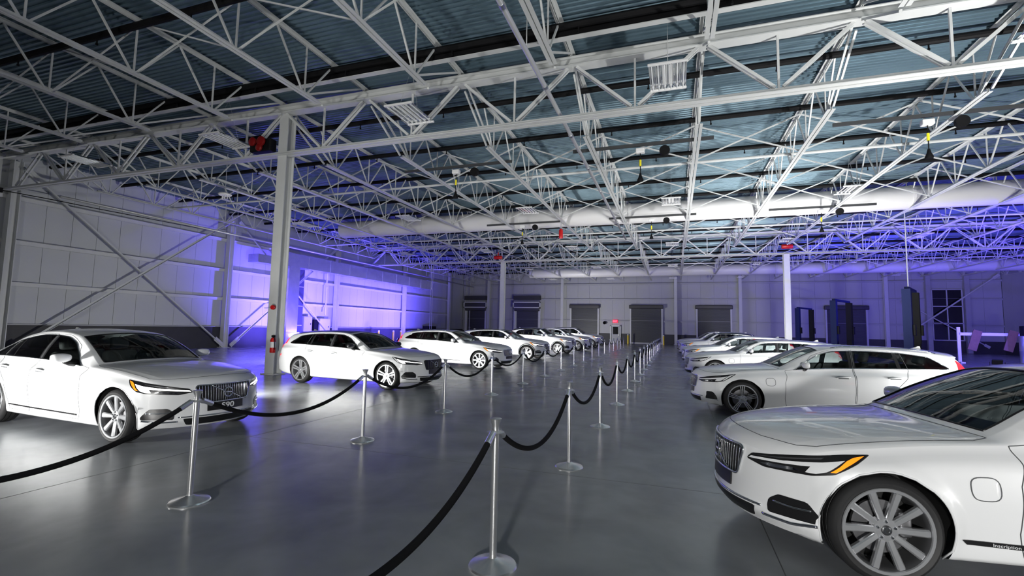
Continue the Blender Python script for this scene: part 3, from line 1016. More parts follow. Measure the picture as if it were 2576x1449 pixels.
        if sp.get('amber', True):
            patch('turn_signal', [(59.5, Z(.765)), (62, Z(.787)), (66.5, Z(.803)), (61.5, Z(.752)), (55.5, Z(.69)), (53.5, Z(.688)), (57, Z(.727))], rc, MATS['car_amber'], .010, (1.6, .02), parent=hl, skirt=.006)
        else:
            patch('turn_signal', [(59.5, Z(.765)), (62, Z(.787)), (66.5, Z(.803)), (61.5, Z(.752)), (55.5, Z(.69)), (53.5, Z(.688)), (57, Z(.727))], rc, MATS['car_led_off'], .010, (1.6, .02), parent=hl, skirt=.006)
        # parking sensor
        h = hit(rc, (52, Z(.47)), .002)
        if h is not None: MB().lathe([(0, .004), (.012, .004), (.014, 0)], 12, 'Y').build('parking_sensor', paint, root, loc=h, rz=s * 0.3 if s > 0 else PI - .3)
        # handles
        for i, (hx, hz) in enumerate(T['handles']):
            hx = um(hx); hz = S.zf(hz)
            p0 = hit(ray_side(s), (hx - .10, hz), .022); p1 = hit(ray_side(s), (hx + .10, hz + .006), .022); pm = hit(ray_side(s), (hx, hz + .004), .034)
            e0 = hit(ray_side(s), (hx - .115, hz), -.005); e1 = hit(ray_side(s), (hx + .115, hz + .006), -.005)
            par = doorobj.get((i, s)) or root
            ho = MB().tube([e0, p0, pm, p1, e1], [.010, .013, .015, .013, .010], 8).build('door_handle', paint, par, smooth=True)
            patch('handle_recess', [(hx - .085, hz - .022), (hx + .085, hz - .018), (hx + .075, hz + .022), (hx - .08, hz + .02)], ray_side(s), MATS['car_gap'], .0015, (.03, .02), parent=par, skirt=.004)
        # side trim low on the doors
        if sp.get('side_trim', True):
            z_a = S.zf(.30)
            strip('sill_trim', [(um(T['doors'][0][0][0]) + .02, z_a), (um(2.88), z_a + .012), (um(T['doors'][1][1][0]) + .02, z_a + .022)], ray_side(s), MATS['car_trim_black'], .011, .001, step=.05)
        # mirror
        mx = um(T['dlo'][0][0]) + .16; mz = S.zf(T['zb'][5][1]) + .045
        yb_ = float(C['yb'](mx))
        mb = MB(); ns, nr = 10, 14
        for i in range(ns + 1):
            t = i / ns; a_ = PI * t
            for j in range(nr):
                b_ = 2 * PI * j / nr
                cxx = math.sin(a_) ** .55
                ex, ez = math.cos(b_), math.sin(b_)
                ex = math.copysign(abs(ex) ** .7, ex); ez = math.copysign(abs(ez) ** .7, ez)
                mb.v.append((fo - mx + .075 * cxx * ex * (1.0 if ex > 0 else .55) + .02, s * (yb_ + .165 - .115 * math.cos(a_)), mz + .085 + .066 * cxx * ez * (1 - .12 * (1 - t))))
        for i in range(ns):
            for j in range(nr):
                q = (i * nr + j, i * nr + (j + 1) % nr, (i + 1) * nr + (j + 1) % nr, (i + 1) * nr + j)
                mb.f.append(q if s < 0 else q[::-1])
        mo = mb.build('wing_mirror', MATS['car_trim_black'] if sp.get('black_mirror') else paint, root, smooth=True)
        MB().tube([(fo - mx + .01, s * (yb_ - .02), mz - .015), (fo - mx + .01, s * (yb_ + .06), mz + .0), (fo - mx + .01, s * (yb_ + .12), mz + .035)], [.035, .028, .03], 8).build('mirror_stalk', MATS['car_trim_black'], mo, smooth=True)
        # tail lamp
        ue = S.L
        zt = float(C['zb'](S.ue - .12))
        if T['sedan']:
            patch('tail_lamp', [(ue - .42, zt - .10), (ue - .42, zt - .03), (ue - .17, zt - .03), (ue - .15, zt - .24), (ue - .22, zt - .22)], ray_side(s), MATS['car_red'], .006, (.03, .03))
        else:
            zr_ = float(C['zr'](S.ue - .20))
            A = [uu for uu in np.linspace(S.ue - .24, S.ue - .02, 12)]
            e1_ = S.ev(np.array(A), np.full(12, 2.15), float(s)); e2_ = S.ev(np.array(A), np.full(12, 2.85), float(s))
            lo_ = S.ev(np.linspace(S.ue - .13, S.ue - .03, 6), np.full(6, 1.62), float(s)); up_ = S.ev(np.linspace(S.ue - .13, S.ue - .03, 6), np.full(6, 1.95), float(s))
            mb = MB()
            for X1, X2 in ((e1_, e2_), (lo_, up_)):
                b0 = len(mb.v); n = len(X1)
                for p, q in zip(X1, X2):
                    nn = np.array([-.35, s * .9, 0.1]) * .012
                    mb.v += [tuple(p + nn), tuple(q + nn)]
                fs = [(b0 + 2 * i, b0 + 2 * i + 2, b0 + 2 * i + 3, b0 + 2 * i + 1) for i in range(n - 1)]
                mb.f += fs if s < 0 else [f[::-1] for f in fs]
            mb.build('tail_lamp', MATS['car_red'], root, smooth=True)
        # roof rail
        if sp.get('rails'):
            ra, rb = um(T['roof'][0]) + .12, um(T['roof'][1]) - .05
            A = np.linspace(ra, rb, 14)
            e = S.ev(A, np.full(14, 3.10), float(s)); e[:, 2] += np.where((np.arange(14) == 0) | (np.arange(14) == 13), -.004, .022)
            MB().tube([tuple(p) for p in e], .014, 8).build('roof_rail', MATS['car_chrome'] if sp['rails'] == 'chrome' else MATS['car_paint_black'], root, smooth=True)
    # charging flap on the left wing
    if sp.get('flap'):
        fx, fz = um(sp['flap'][0]), S.zf(sp['flap'][1])
        fp = rounded([(fx - .085, fz + .07), (fx + .075, fz + .075), (fx + .085, fz - .07), (fx - .055, fz - .075), (fx - .085, fz - .03)], .06, 5)
        fl = patch('charging_flap', fp, ray_side(1), paint, .002, (.025, .025), skirt=.004)
        strip('flap_gap', fp, ray_side(1), MATS['car_gap'], .0035, .002, True, parent=fl, step=.02)
    if sp.get('inscription'):
        p = hit(ray_side(1), (um(1.62), S.zf(.325)), .004)
        ip = patch('wing_trim', [(um(1.30), S.zf(.335)), (um(1.33), S.zf(.305)), (um(1.76), S.zf(.290)), (um(1.76), S.zf(.325))], ray_side(1), MATS['car_trim_black'], .006, (.04, .02))
        tm = text_mesh('Inscription', .028, 'trim_lettering', MATS['car_led_off'], .001)
        p = hit(ray_side(1), (um(1.55), S.zf(.313)), .010)
        if p is not None: inst('trim_lettering', tm, ip, p, (PI / 2, 0.03, PI), (1.3, 1, 1))
    # aerial fin and spoiler
    ax_ = um(T['roof'][1]) - .12
    zt = float(C['zc'](ax_))
    mb = MB()
    pr = [(.0, 0), (.09, .025), (.16, .055), (.19, .055), (.20, 0)]
    for yy in (-1, 1):
        mb.v += [(fo - ax_ - a_ + .08, yy * (.022 if b_ < .03 else .008), zt + b_ - .004) for a_, b_ in pr]
    n = len(pr); mb.f = [tuple(range(n)), tuple(range(2 * n - 1, n - 1, -1))] + [(i, n + i, n + (i + 1) % n, (i + 1) % n) for i in range(n)]
    mb.build('aerial_fin', paint, root)
    if not T['sedan']:
        us_ = um(T['roof'][1]) + .16
        A = S.ev(np.full(17, us_), np.concatenate([np.linspace(3.1, 4, 9), np.linspace(4, 3.1, 9)[1:]]), np.array([1.0] * 9 + [-1.0] * 8))
        mb = MB()
        for p in A:
            mb.v += [(p[0] + .10, p[1], p[2] + .018), (p[0] - .09, p[1] * .97, p[2] - .012), (p[0] - .08, p[1] * .97, p[2] - .035), (p[0] + .02, p[1], p[2] - .02)]
        n = len(A)
        mb.f = [(4 * i + a_, 4 * i + 4 + a_, 4 * i + 4 + (a_ + 1) % 4, 4 * i + (a_ + 1) % 4) for i in range(n - 1) for a_ in range(4)] + [(0, 1, 2, 3), (4 * n - 1, 4 * n - 2, 4 * n - 3, 4 * n - 4)]
        mb.build('roof_spoiler', roofm, root, smooth=True, sharp=40)
    # ---- cabin
    zb_ = S.zf(T['zb'][6][1]); fl_ = S.zf(.26)
    x_w = fo - um(T['wind'][0])
    hw = float(C['yb'](fo - x_w + .5)) - .12
    MB().rbox((x_w - 1.35, 0, fl_ + .02), (3.0, hw * 1.9, .05), .02).build('cabin_floor', MATS['car_dash'], root)
    db = MB(); db.rbox((x_w - .22, 0, zb_ - .10), (.55, hw * 2.0, .20), .06)
    da = db.build('dashboard', MATS['car_dash'], root, smooth=True, sharp=50)
    sw = MB(); Mx = Matrix.Rotation(math.radians(-25), 3, 'Y')
    sw.v = []
    pth = [tuple(V3((x_w - .62, hw * .48, zb_ - .03)) + Mx @ V3((0, .185 * math.cos(2 * PI * i / 24), .185 * math.sin(2 * PI * i / 24)))) for i in range(24)]
    sw.tube(pth, .014, 8, True)
    sw.bar(V3((x_w - .62, hw * .48 - .18, zb_ - .03)), V3((x_w - .62, hw * .48 + .18, zb_ - .03)), .03, .05)
    sw.build('steering_wheel', MATS['car_dash'], root, smooth=True)
    sm = MATS[sp.get('seat', 'car_seat')]
    tilt = Matrix.Rotation(math.radians(-18), 3, 'Y')
    for xs_, ys_, wdt in ((x_w - 1.22, hw * .48, .50), (x_w - 1.22, -hw * .48, .50), (x_w - 2.12, 0, hw * 1.6)):
        mb = MB()
        mb.rbox((xs_ + .22, ys_, fl_ + .22), (.52, wdt, .18), .06)
        so = mb.build('seat', sm, root, smooth=True, sharp=50)
        mb = MB(); mb.rbox((xs_ - .08, ys_, fl_ + .52), (.16, wdt, .62), .06, M=tilt)
        mb.build('seat_back', sm, so, smooth=True, sharp=50)
        for yy in ([ys_] if wdt < .6 else [-hw * .48, hw * .48]):
            mb = MB(); mb.rbox((xs_ - .20, yy, fl_ + .94 * (1.0 if zb_ < 1.0 else 1.02)), (.10, .27, .19), .04, M=tilt)
            mb.build('headrest', sm, so, smooth=True, sharp=50)
    return root
# --------------------------------------------------------------------- room
car_mats()
X0, X1, Y0, Y1, ZD = -28.0, 31.0, -14.0, 60.5, 9.0
STEEL = mat('steel_white', (0.62, 0.635, 0.63), 0.42, noise=0.08, nscale=3)
STEEL_D = mat('steel_grey', (0.40, 0.41, 0.42), 0.45, noise=0.1, nscale=3)
BLACK = mat('pipe_black', (0.005, 0.005, 0.006), 0.65, spec=0.2)
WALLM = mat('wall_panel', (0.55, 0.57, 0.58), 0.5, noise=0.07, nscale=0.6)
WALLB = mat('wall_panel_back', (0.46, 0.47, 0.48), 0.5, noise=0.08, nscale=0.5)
PLINTH = mat('plinth', (0.045, 0.046, 0.05), 0.6, noise=0.25, nscale=1.5)
GALV = mat('galvanised', (0.62, 0.64, 0.66), 0.28, 0.9, noise=0.15, nscale=2)
WHITEP = mat('white_paint', (0.78, 0.78, 0.78), 0.45)
RED = mat('red_paint', (0.55, 0.012, 0.012), 0.35)
YELLOW = mat('yellow_paint', (0.85, 0.62, 0.02), 0.4)
CHROME = mat('polished_steel', (0.95, 0.95, 0.95), 0.27, 0.95)
VELVET = mat('black_velvet', (0.006, 0.006, 0.007), 0.9, spec=0.2)

ORD = ['first', 'second', 'third', 'fourth', 'fifth', 'sixth', 'seventh', 'eighth', 'ninth', 'tenth', 'eleventh', 'twelfth', 'thirteenth', 'fourteenth', 'fifteenth', 'sixteenth', 'seventeenth', 'eighteenth', 'nineteenth', 'twentieth']


def struct(o):
    o['kind'] = 'structure'
    return o


# polished concrete floor
def floor_material():
    m = bpy.data.materials.new('polished_concrete'); m.use_nodes = True
    nt = m.node_tree; b = nt.nodes['Principled BSDF']
    tc = nt.nodes.new('ShaderNodeTexCoord')
    n1 = nt.nodes.new('ShaderNodeTexNoise'); n1.inputs['Scale'].default_value = 0.35; n1.inputs['Detail'].default_value = 5; n1.inputs['Roughness'].default_value = 0.62
    n2 = nt.nodes.new('ShaderNodeTexNoise'); n2.inputs['Scale'].default_value = 1.1; n2.inputs['Detail'].default_value = 4; n2.inputs['Distortion'].default_value = 0.4
    n3 = nt.nodes.new('ShaderNodeTexNoise'); n3.inputs['Scale'].default_value = 60; n3.inputs['Detail'].default_value = 3
    for n in (n1, n2, n3): nt.links.new(tc.outputs['Object'], n.inputs['Vector'])
    mx = nt.nodes.new('ShaderNodeMix'); mx.data_type = 'RGBA'
    mx.inputs['A'].default_value = (0.17, 0.182, 0.197, 1); mx.inputs['B'].default_value = (0.33, 0.348, 0.362, 1)
    ad = nt.nodes.new('ShaderNodeMath'); ad.operation = 'ADD'
    nt.links.new(n1.outputs['Fac'], ad.inputs[0]); nt.links.new(n2.outputs['Fac'], ad.inputs[1])
    mr = nt.nodes.new('ShaderNodeMapRange'); mr.inputs['From Min'].default_value = 0.72; mr.inputs['From Max'].default_value = 1.28
    nt.links.new(ad.outputs[0], mr.inputs['Value']); nt.links.new(mr.outputs[0], mx.inputs['Factor'])
    nt.links.new(mx.outputs['Result'], b.inputs['Base Color'])
    rr = nt.nodes.new('ShaderNodeMapRange'); rr.inputs['From Min'].default_value = 0.3; rr.inputs['From Max'].default_value = 0.7
    rr.inputs['To Min'].default_value = 0.21; rr.inputs['To Max'].default_value = 0.27
    nt.links.new(n2.outputs['Fac'], rr.inputs['Value']); nt.links.new(rr.outputs[0], b.inputs['Roughness'])
    b.inputs['Specular IOR Level'].default_value = 0.6
    return m


fl = struct(MB().add([(X0 - .3, Y0, 0), (X1 + .3, Y0, 0), (X1 + .3, Y1 + .3, 0), (X0 - .3, Y1 + .3, 0)], [(0, 1, 2, 3)]).build('floor', floor_material()))
JNT = mat('floor_joint', (0.09, 0.095, 0.10), 0.5)
for y in np.arange(-1.0, 60, 6.4):
    MB().box(((X0 + X1) / 2, y, 0.0005), (X1 - X0, .008, .001)).build('floor_joint', JNT, fl)
for x in np.arange(-25.3, 30, 6.5):
    MB().box((x, (Y0 + Y1) / 2, 0.0005), (.008, Y1 - Y0, .001)).build('floor_joint', JNT, fl)

# ribbed steel roof deck
def deck_material():
    m = mat('roof_deck', (0.17, 0.255, 0.31), 0.36, 0.5, noise=0.16, nscale=0.8)
    return m


mb = MB(); pitch = .152; d = .04
ys = []
y = Y0
while y < Y1 + .2:
    ys += [(y, ZD), (y + .045, ZD), (y + .058, ZD + d), (y + .139, ZD + d)]; y += pitch
for x in (X0 - .3, X1 + .3): mb.v += [(x, yy, zz) for yy, zz in ys]
n = len(ys)
mb.f = [(i, i + 1, n + i + 1, n + i) for i in range(n - 1)]
struct(mb.build('ceiling', deck_material()))

# walls: panels on a dark plinth
PZ = 1.32


def panel_wall(name, p0, p1, nrm, m, z0, z1, wdt, back_m):
    p0, p1 = V3(p0), V3(p1); d_ = (p1 - p0); L = d_.length; d_.normalize(); nrm = V3(nrm)
    wall = struct(MB().bar(p0 - nrm * .18 + V3((0, 0, (z0 + z1) / 2)), p1 - nrm * .18 + V3((0, 0, (z0 + z1) / 2)), .2, z1 - z0).build(name, back_m))
    k = int(L / wdt)
    me = MB().box((0, 0, (z0 + z1) / 2), (wdt - .014, .06, z1 - z0)).mesh('wall_panel', m)
    rz = math.atan2(d_.y, d_.x)
    for i in range(k):
        inst('wall_panel', me, wall, p0 + d_ * (wdt * (i + .5)) - nrm * .05, (0, 0, rz))
    return wall


SEAM = mat('panel_seam', (0.22, 0.23, 0.24), 0.7)
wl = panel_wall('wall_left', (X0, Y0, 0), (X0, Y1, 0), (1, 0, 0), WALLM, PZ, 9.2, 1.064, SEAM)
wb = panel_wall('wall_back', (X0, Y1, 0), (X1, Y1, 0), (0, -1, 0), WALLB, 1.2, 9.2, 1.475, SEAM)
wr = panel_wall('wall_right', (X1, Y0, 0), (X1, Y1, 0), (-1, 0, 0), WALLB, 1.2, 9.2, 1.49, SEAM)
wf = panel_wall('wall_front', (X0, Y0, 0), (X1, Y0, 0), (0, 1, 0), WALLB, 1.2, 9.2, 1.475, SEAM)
for nm, c, s in (('baseboard_left', (X0 - .1, (Y0 + Y1) / 2, PZ / 2), (.3, Y1 - Y0, PZ)), ('baseboard_back', ((X0 + X1) / 2, Y1 + .1, .6), (X1 - X0, .3, 1.2)),
                 ('baseboard_right', (X1 + .1, (Y0 + Y1) / 2, .6), (.3, Y1 - Y0, 1.2)), ('baseboard_front', ((X0 + X1) / 2, Y0 - .1, .6), (X1 - X0, .3, 1.2))):
    struct(MB().box(c, s).build(nm, PLINTH))
struct(MB().box((X0 + .08, (Y0 + Y1) / 2, PZ + .03), (.16, Y1 - Y0, .06)).build('trim_1', STEEL_D))

# girts along the left wall
ZPROF = [(-.08, -.09), (.02, -.09), (.02, .07), (.10, .07), (.10, .09), (0, .09), (0, -.07), (-.08, -.07)]
WCOL = [1.4, 12.3, 23.2, 33.8, 44.7, 55.5]
t_i = 2
for z in (3.15, 5.02, 7.0):
    for a, b in zip(WCOL[:-1], WCOL[1:]):
        struct(MB().prism(ZPROF, (X0 + .12, a, z), (X0 + .12, b, z)).build('trim_%d' % t_i, STEEL)); t_i += 1
for z in (2.75, 5.45, 7.35):
    struct(MB().prism(ZPROF, (X0, Y1 - .10, z), (X1, Y1 - .10, z)).build('trim_%d' % t_i, STEEL_D)); t_i += 1


def h_column(name, x, y, h, wdt, label, mt=STEEL, rot=0.0, group=None, base=True):
    r = empty(name, (x, y, 0), rot, label, 'column', group)
    t = .03
    MB().box((0, -wdt / 2 + t / 2, h / 2), (wdt, t, h)).build('flange', mt, r)
    MB().box((0, wdt / 2 - t / 2, h / 2), (wdt, t, h)).build('flange', mt, r)
    MB().box((0, 0, h / 2), (.025, wdt - 2 * t, h)).build('web', mt, r)
    if base: MB().box((0, 0, .015), (wdt + .16, wdt + .16, .03)).build('base_plate', mt, r)
    return r


for i, y in enumerate(WCOL):
    if i == 0: continue
    h_column('wall_column', X0 + .32, y, 8.6, .34, 'grey steel wall column, %s from the camera along the left wall' % ORD[i - 1], rot=0, group='left wall columns')


def brace(name, p0, p1, label, wdt=.11, gusset=True):
    r = empty(name, p0, 0, label, 'brace', 'diagonal wall braces')
    q = V3(p1) - V3(p0)
    prof = [(-wdt / 2, -wdt / 2), (wdt / 2, -wdt / 2), (wdt / 2, -wdt / 2 + .014), (-wdt / 2 + .014, -wdt / 2 + .014), (-wdt / 2 + .014, wdt / 2), (-wdt / 2, wdt / 2)]
    MB().prism(prof, (0, 0, 0), q).build('angle_bar', STEEL, r)
    for s, e in ((0, .06), (1, .94)):
        MB().bar(q * min(s, e), q * max(s, e), .02, .26).build('gusset_plate', STEEL, r)
    return r


xb = X0 + .62
brace('wall_brace', (xb, 12.5, 8.3), (xb, 22.95, .12), 'diagonal wall brace falling right between the two nearest wall columns')
brace('wall_brace', (xb + .12, 12.5, .12), (xb + .12, 22.95, 8.3), 'diagonal wall brace rising right between the two nearest wall columns')
brace('wall_brace', (xb, 23.45, .12), (xb, 33.5, 8.3), 'diagonal brace rising into the blue light behind the tall column')
brace('wall_brace', (xb + .12, 23.45, 8.3), (xb + .12, 33.5, .12), 'diagonal brace falling through the blue light beside the silver duct')

# ------------------------------------------------------------ roof steelwork
JX0, JS = -12.28, 3.25
JXS = [JX0 + JS * k for k in range(-4, 14)]
GY = [12.0, 37.6]
ZB, ZT = 7.55, 8.86          # joist bottom chord underside, top chord underside


def dbl_angle(mb, p0, p1, leg=.075, gap=.022, t=.011, down=False):
    """two angles back to back"""
    s = -1 if down else 1
    for k in (-1, 1):
        g = gap / 2 * k
        prof = [(g, 0), (g + k * leg, 0), (g + k * leg, s * t), (g + k * t, s * t), (g + k * t, s * leg), (g, s * leg)]
        if k * s < 0: prof = prof[::-1]
        mb.prism(prof, p0, p1)
    return mb


MW = {}


def member(name, parent, p0, p1, wdt, hgt=None, m=STEEL, up=(0, 0, 1)):
    """a straight bar; alike bars share one mesh"""
    p0, p1 = V3(p0), V3(p1); q = p1 - p0
    k = (name, tuple(round(c, 3) for c in q), wdt, hgt, m.name)
    if k not in MW: MW[k] = MB().bar((0, 0, 0), q, wdt, hgt or wdt, up).mesh(name, m)
    return inst(name, MW[k], parent, p0)


def joist(x, ya, yb, label, fine=True, m=STEEL):
    """open web joist running away from the camera between two girders"""
    r = empty('roof_joist', (x, ya, 0), 0, label, 'joist', 'open web roof joists')
    L = yb - ya
    key = ('top', round(L, 2), m.name)
    if key not in MW:
        MW[key] = dbl_angle(MB(), (0, .05, ZT + .075), (0, L - .05, ZT + .075), .085, .024, .012, True).mesh('top_chord', m)
        MW[('bot', round(L, 2), m.name)] = dbl_angle(MB(), (0, 2.1, ZB), (0, L - 2.1, ZB), .085, .024, .012).mesh('bottom_chord', m)
    inst('top_chord', MW[key], r); inst('bottom_chord', MW[('bot', round(L, 2), m.name)], r)
    k = max(2, round((L - 5.2) / 2.0)); st = (L - 5.2) / k
    jm = MB()
    za, zt = ZB + .06, ZT + .03
    for i in range(k + 1):
        y = 2.6 + st * i
        segs = [((0, y - .07, za), (0, y - st * .5, zt)), ((0, y + .07, za), (0, y + st * .5, zt)), ((0, y, za), (0, y, zt))]
        for j, (a, b) in enumerate(segs):
            if fine: member('web_member', r, a, b, .040 if j < 2 else .034, None, m)
            else: jm.bar(a, b, .04)
    ends = [((0, 2.5, za), (0, .25, zt)), ((0, L - 2.5, za), (0, L - .25, zt))]
    for a, b in ends:
        if fine: member('web_member', r, a, b, .05, None, m)
        else: jm.bar(a, b, .05)
    if not fine:
        o = jm.build('web', m, r)
    return r


SPANS = [(-13.6, 12.0, 'near bay'), (12.0, 37.6, 'middle bay'), (37.6, 60.3, 'far bay')]
for bi, (ya, yb, bay) in enumerate(SPANS):
    xs_ = [x for x in JXS if (bi > 0 or x < 11)]
    for k, x in enumerate(xs_):
        joist(x, ya, yb, 'white open web roof joist in the %s, %s from the left wall' % (bay, ORD[k]), fine=bi < 2)


def girder(y, label):
    r = empty('girder_truss', (0, y, 0), 0, label, 'girder', 'girder trusses across the hall')
    xa, xb_ = X0 + .2, X1 - .2
    zb_, zt_ = 7.18, 8.60
    dbl_angle(MB(), (xa, 0, zb_), (xb_, 0, zb_), .13, .05, .02).build('bottom_chord', STEEL, r)
    dbl_angle(MB(), (xa, 0, zt_ + .26), (xb_, 0, zt_ + .26), .15, .05, .022, True).build('top_chord', STEEL, r)
    MB().box(((xa + xb_) / 2, 0, zt_ + .02), (xb_ - xa, .34, .03)).build('chord_plate', STEEL, r)
    for k, x in enumerate(JXS):
        for s in (-1, 1):
            xm = x + s * JS / 2
            if xm < xa or xm > xb_: continue
            for o in (-.06, .06):
                member('diagonal', r, (x + s * .12, o, zt_), (xm - s * .08, o, zb_ + .14), .05, .07)
        if x + JS / 2 < xb_:
            member('hanger', r, (x + JS / 2, 0, zt_), (x + JS / 2, 0, zb_ + .12), .05)
        # knee struts that tie the joist bottoms to this girder
        member('knee_strut', r, (x, -1.95, ZB + .02), (x, -.2, zt_ - .05), .05)
        member('knee_strut', r, (x, 1.95, ZB + .02), (x, .2, zt_ - .05), .05)
    return r


girder(GY[0], 'deep white girder truss across the near end of the hall, on the tall left column')
girder(GY[1], 'white girder truss across the middle of the hall, on two slim columns')

# strut in front of the near girder; its unlit web's shade is painted black
r = empty('roof_strut', (0, 10.5, 0), 0, 'long white roof strut just in front of the near girder', 'beam')
MB().box((1.5, 0, 8.50), (58, .16, .02)).build('flange', STEEL, r)
MB().box((1.5, -.03, 8.62), (58, .02, .24)).build('web', BLACK, r)

# bridging rows: crossed rods between the joists
def bridging(y, xa, xb_, label, thin=.028):
    r = empty('bridging_row', (0, y, 0), 0, label, 'bridging', 'crossed bridging rows')
    for a, b in zip(JXS[:-1], JXS[1:]):
        if a < xa or b > xb_: continue
        member('bridging_rod', r, (a, 0, ZB + .05), (b, .03, ZT), thin)
        member('bridging_rod', r, (a, .03, ZT), (b, 0, ZB + .05), thin)
    return r


for k, (y, xa, xb_) in enumerate(((3.6, -23, 8), (7.4, -23, 8), (17.3, -26, 31), (20.9, -26, 31), (24.6, -26, 31), (28.6, -26, 31), (33.0, -26, 31), (42.0, -26, 31), (48.5, -26, 31), (54.5, -26, 31))):
    bridging(y, xa, xb_, 'crossed bridging rods between the joists, %s row from the camera' % ORD[k], .03 if y < 15 else .04)

# black sprinkler branch lines with their heads
SPY = [4.2, 7.3, 10.35, 13.5, 16.5, 19.6, 23.05, 25.85, 28.9, 32.0, 35.1, 39.5, 42.6, 45.7, 48.8, 51.9, 55.0, 58.0]
hd_m = MB().lathe([(.0, -.16), (.03, -.16), (.03, -.12), (.018, -.11), (.018, 0), (.04, .02)], 8).mesh('sprinkler_head', BLACK)
pm = MB().cyl((X0 + .3, 0, 0), (X1 - .3, 0, 0), .085, 10).mesh('pipe', BLACK)
for k, y in enumerate(SPY):
    r = empty('sprinkler_line', (0, y, 8.72), 0, 'black sprinkler pipe across the roof, %s from the camera' % ORD[k], 'pipe', 'black sprinkler branch pipes')
    inst('pipe', pm, r)
    for x in np.arange(-24.2, 29, 3.25):
        if y > 40 and abs(x) > 20: continue
        inst('sprinkler_head', hd_m, r, (x + (.8 if k % 2 else -.6), 0, -.06))

# long silver main pipe
r = empty('main_pipe', (-2.88, -6, 7.40), 0, 'long silver sprinkler main running beside a joist towards the red canister', 'pipe')
MB().cyl((0, 0, 0), (0, 36.5, 0), .056, 14).build('pipe', mat('pipe_silver', (.62, .63, .64), .3, .4), r, smooth=True)
for y in np.arange(1.5, 36, 3.0): MB().cyl((0, y - .06, 0), (0, y + .06, 0), .07, 12).build('coupling', GALV, r)
for y in (3, 9, 15, 21, 35): MB().cyl((0, y, .07), (0, y, 1.58), .012, 6).build('hanger_rod', STEEL, r)
for k, (y, z, xa, xb_) in enumerate(((18.4, 7.9, -27, 30), (30.6, 7.9, -27, 30), (46.5, 7.9, -27, 30))):
    MB().cyl((xa, y, z), (xb_, y, z), .05, 10).build('conduit', STEEL)
    tag(bpy.data.objects['conduit' if k == 0 else 'conduit.%03d' % k], 'thin white pipe across the roof, %s of three from the camera' % ORD[k], 'pipe', 'white cross pipes')

# big round air ducts
def round_duct(y, z, rad, xa, xb_, label):
    r = empty('air_duct', (0, y, z), 0, label, 'duct', 'round air ducts')
    DUCT = mat('duct_white', (0.66, 0.655, 0.66), 0.42, noise=.05, nscale=1)
    x = xa
    while x < xb_ - .1:
        e = min(x + 6.4, xb_)
        MB().cyl((x + .01, 0, 0), (e - .01, 0, 0), rad, 40).build('duct_section', DUCT, r, smooth=True, sharp=50)
        MB().cyl((e - .05, 0, 0), (e + .05, 0, 0), rad + .03, 40).build('duct_collar', DUCT, r, smooth=True, sharp=50)
        MB().bar((x + 3.2, 0, rad), (x + 3.2, 0, ZD - z), .03).build('hanger_strap', STEEL, r)
        x = e
    return r


round_duct(26.6, 8.09, .55, -21.5, X1 - .5, 'big round white air duct across the middle bay')
round_duct(53.0, 8.05, .56, -16.0, X1 - .5, 'big round white air duct across the far bay near the back wall')

# free standing columns
def main_column(x, y, h, wdt, label):
    r = h_column('steel_column', x, y, h, wdt, label, STEEL, 0, None)
    return r


c1 = main_column(-12.28, 12.15, 8.62, .36, 'tall grey steel column beside the white estate car, with a fire extinguisher')
c2 = main_column(-13.75, 37.6, 7.2, .36, 'slim pale column standing behind the left row of cars')
c3 = main_column(7.5, 37.6, 7.2, .38, 'slim pale column standing behind the right row of cars')
# --------------------------------------------------------------------- cars
LEFT = [
    (dict(name='saloon_car', base=SEDAN, wheel='eight', plate='S90', rim=.268, lit=True, seat='car_seat', rear_glass=None), (-7.03, 5.31), -2.6,
     'white saloon car with lit headlights and a lettered black front plate, nearest on the left'),
    (dict(name='estate_car', base=WAGON, wheel='split', chrome=False, black_mirror=True, rim=.268, amber=False, lit=True, vent='fang', bars=11, side_trim=False, glass_roof=True), (-6.885, 11.44), -4.3,
     'white estate car with black wing mirrors and five wide spokes beside the tall column'),
    (dict(name='estate_car', base=WAGON, land=(.878, 2.941, 1.117), kz=1.03, wheel='eight', rim=.262, rails='chrome', seat='car_seat_light'), (-7.12, 18.1), -5.0,
     'white estate car with glowing red tail lamp, third in the left row'),
    (dict(name='estate_car', base=WAGON, land=(.878, 2.941, 1.117), kz=1.02, dz=.06, R=.36, Ra=.405, wheel='multi', rim=.265, rails='black', clad=True, side_trim=False), (-7.18, 24.5), -4.0,
     'white estate car with dark wheel arch cladding, fourth in the left row'),
    (dict(name='compact_suv', base=SUV, land=(.86, 2.702, .863), kz=.995, ky=.985, R=.36, Ra=.41, wheel='multi', rim=.26, black_roof=True, clad=True, side_trim=False), (-7.1, 31.2), -6.0,
     'white compact SUV with a black roof in the left row'),
    (dict(name='suv', base=SUV, R=.365, Ra=.412, wheel='multi', rim=.265, rails='chrome', clad=False), (-7.0, 36.9), -4.0,
     'white SUV parked beyond the black-roofed one in the left row'),
    (dict(name='suv', base=SUV, land=(.87, 2.984, 1.09), kz=1.06, ky=1.01, R=.375, Ra=.425, wheel='multi', rim=.27, rails='chrome'), (-7.0, 43.4), -4.0,
     'large white SUV at the far end of the left row'),
]
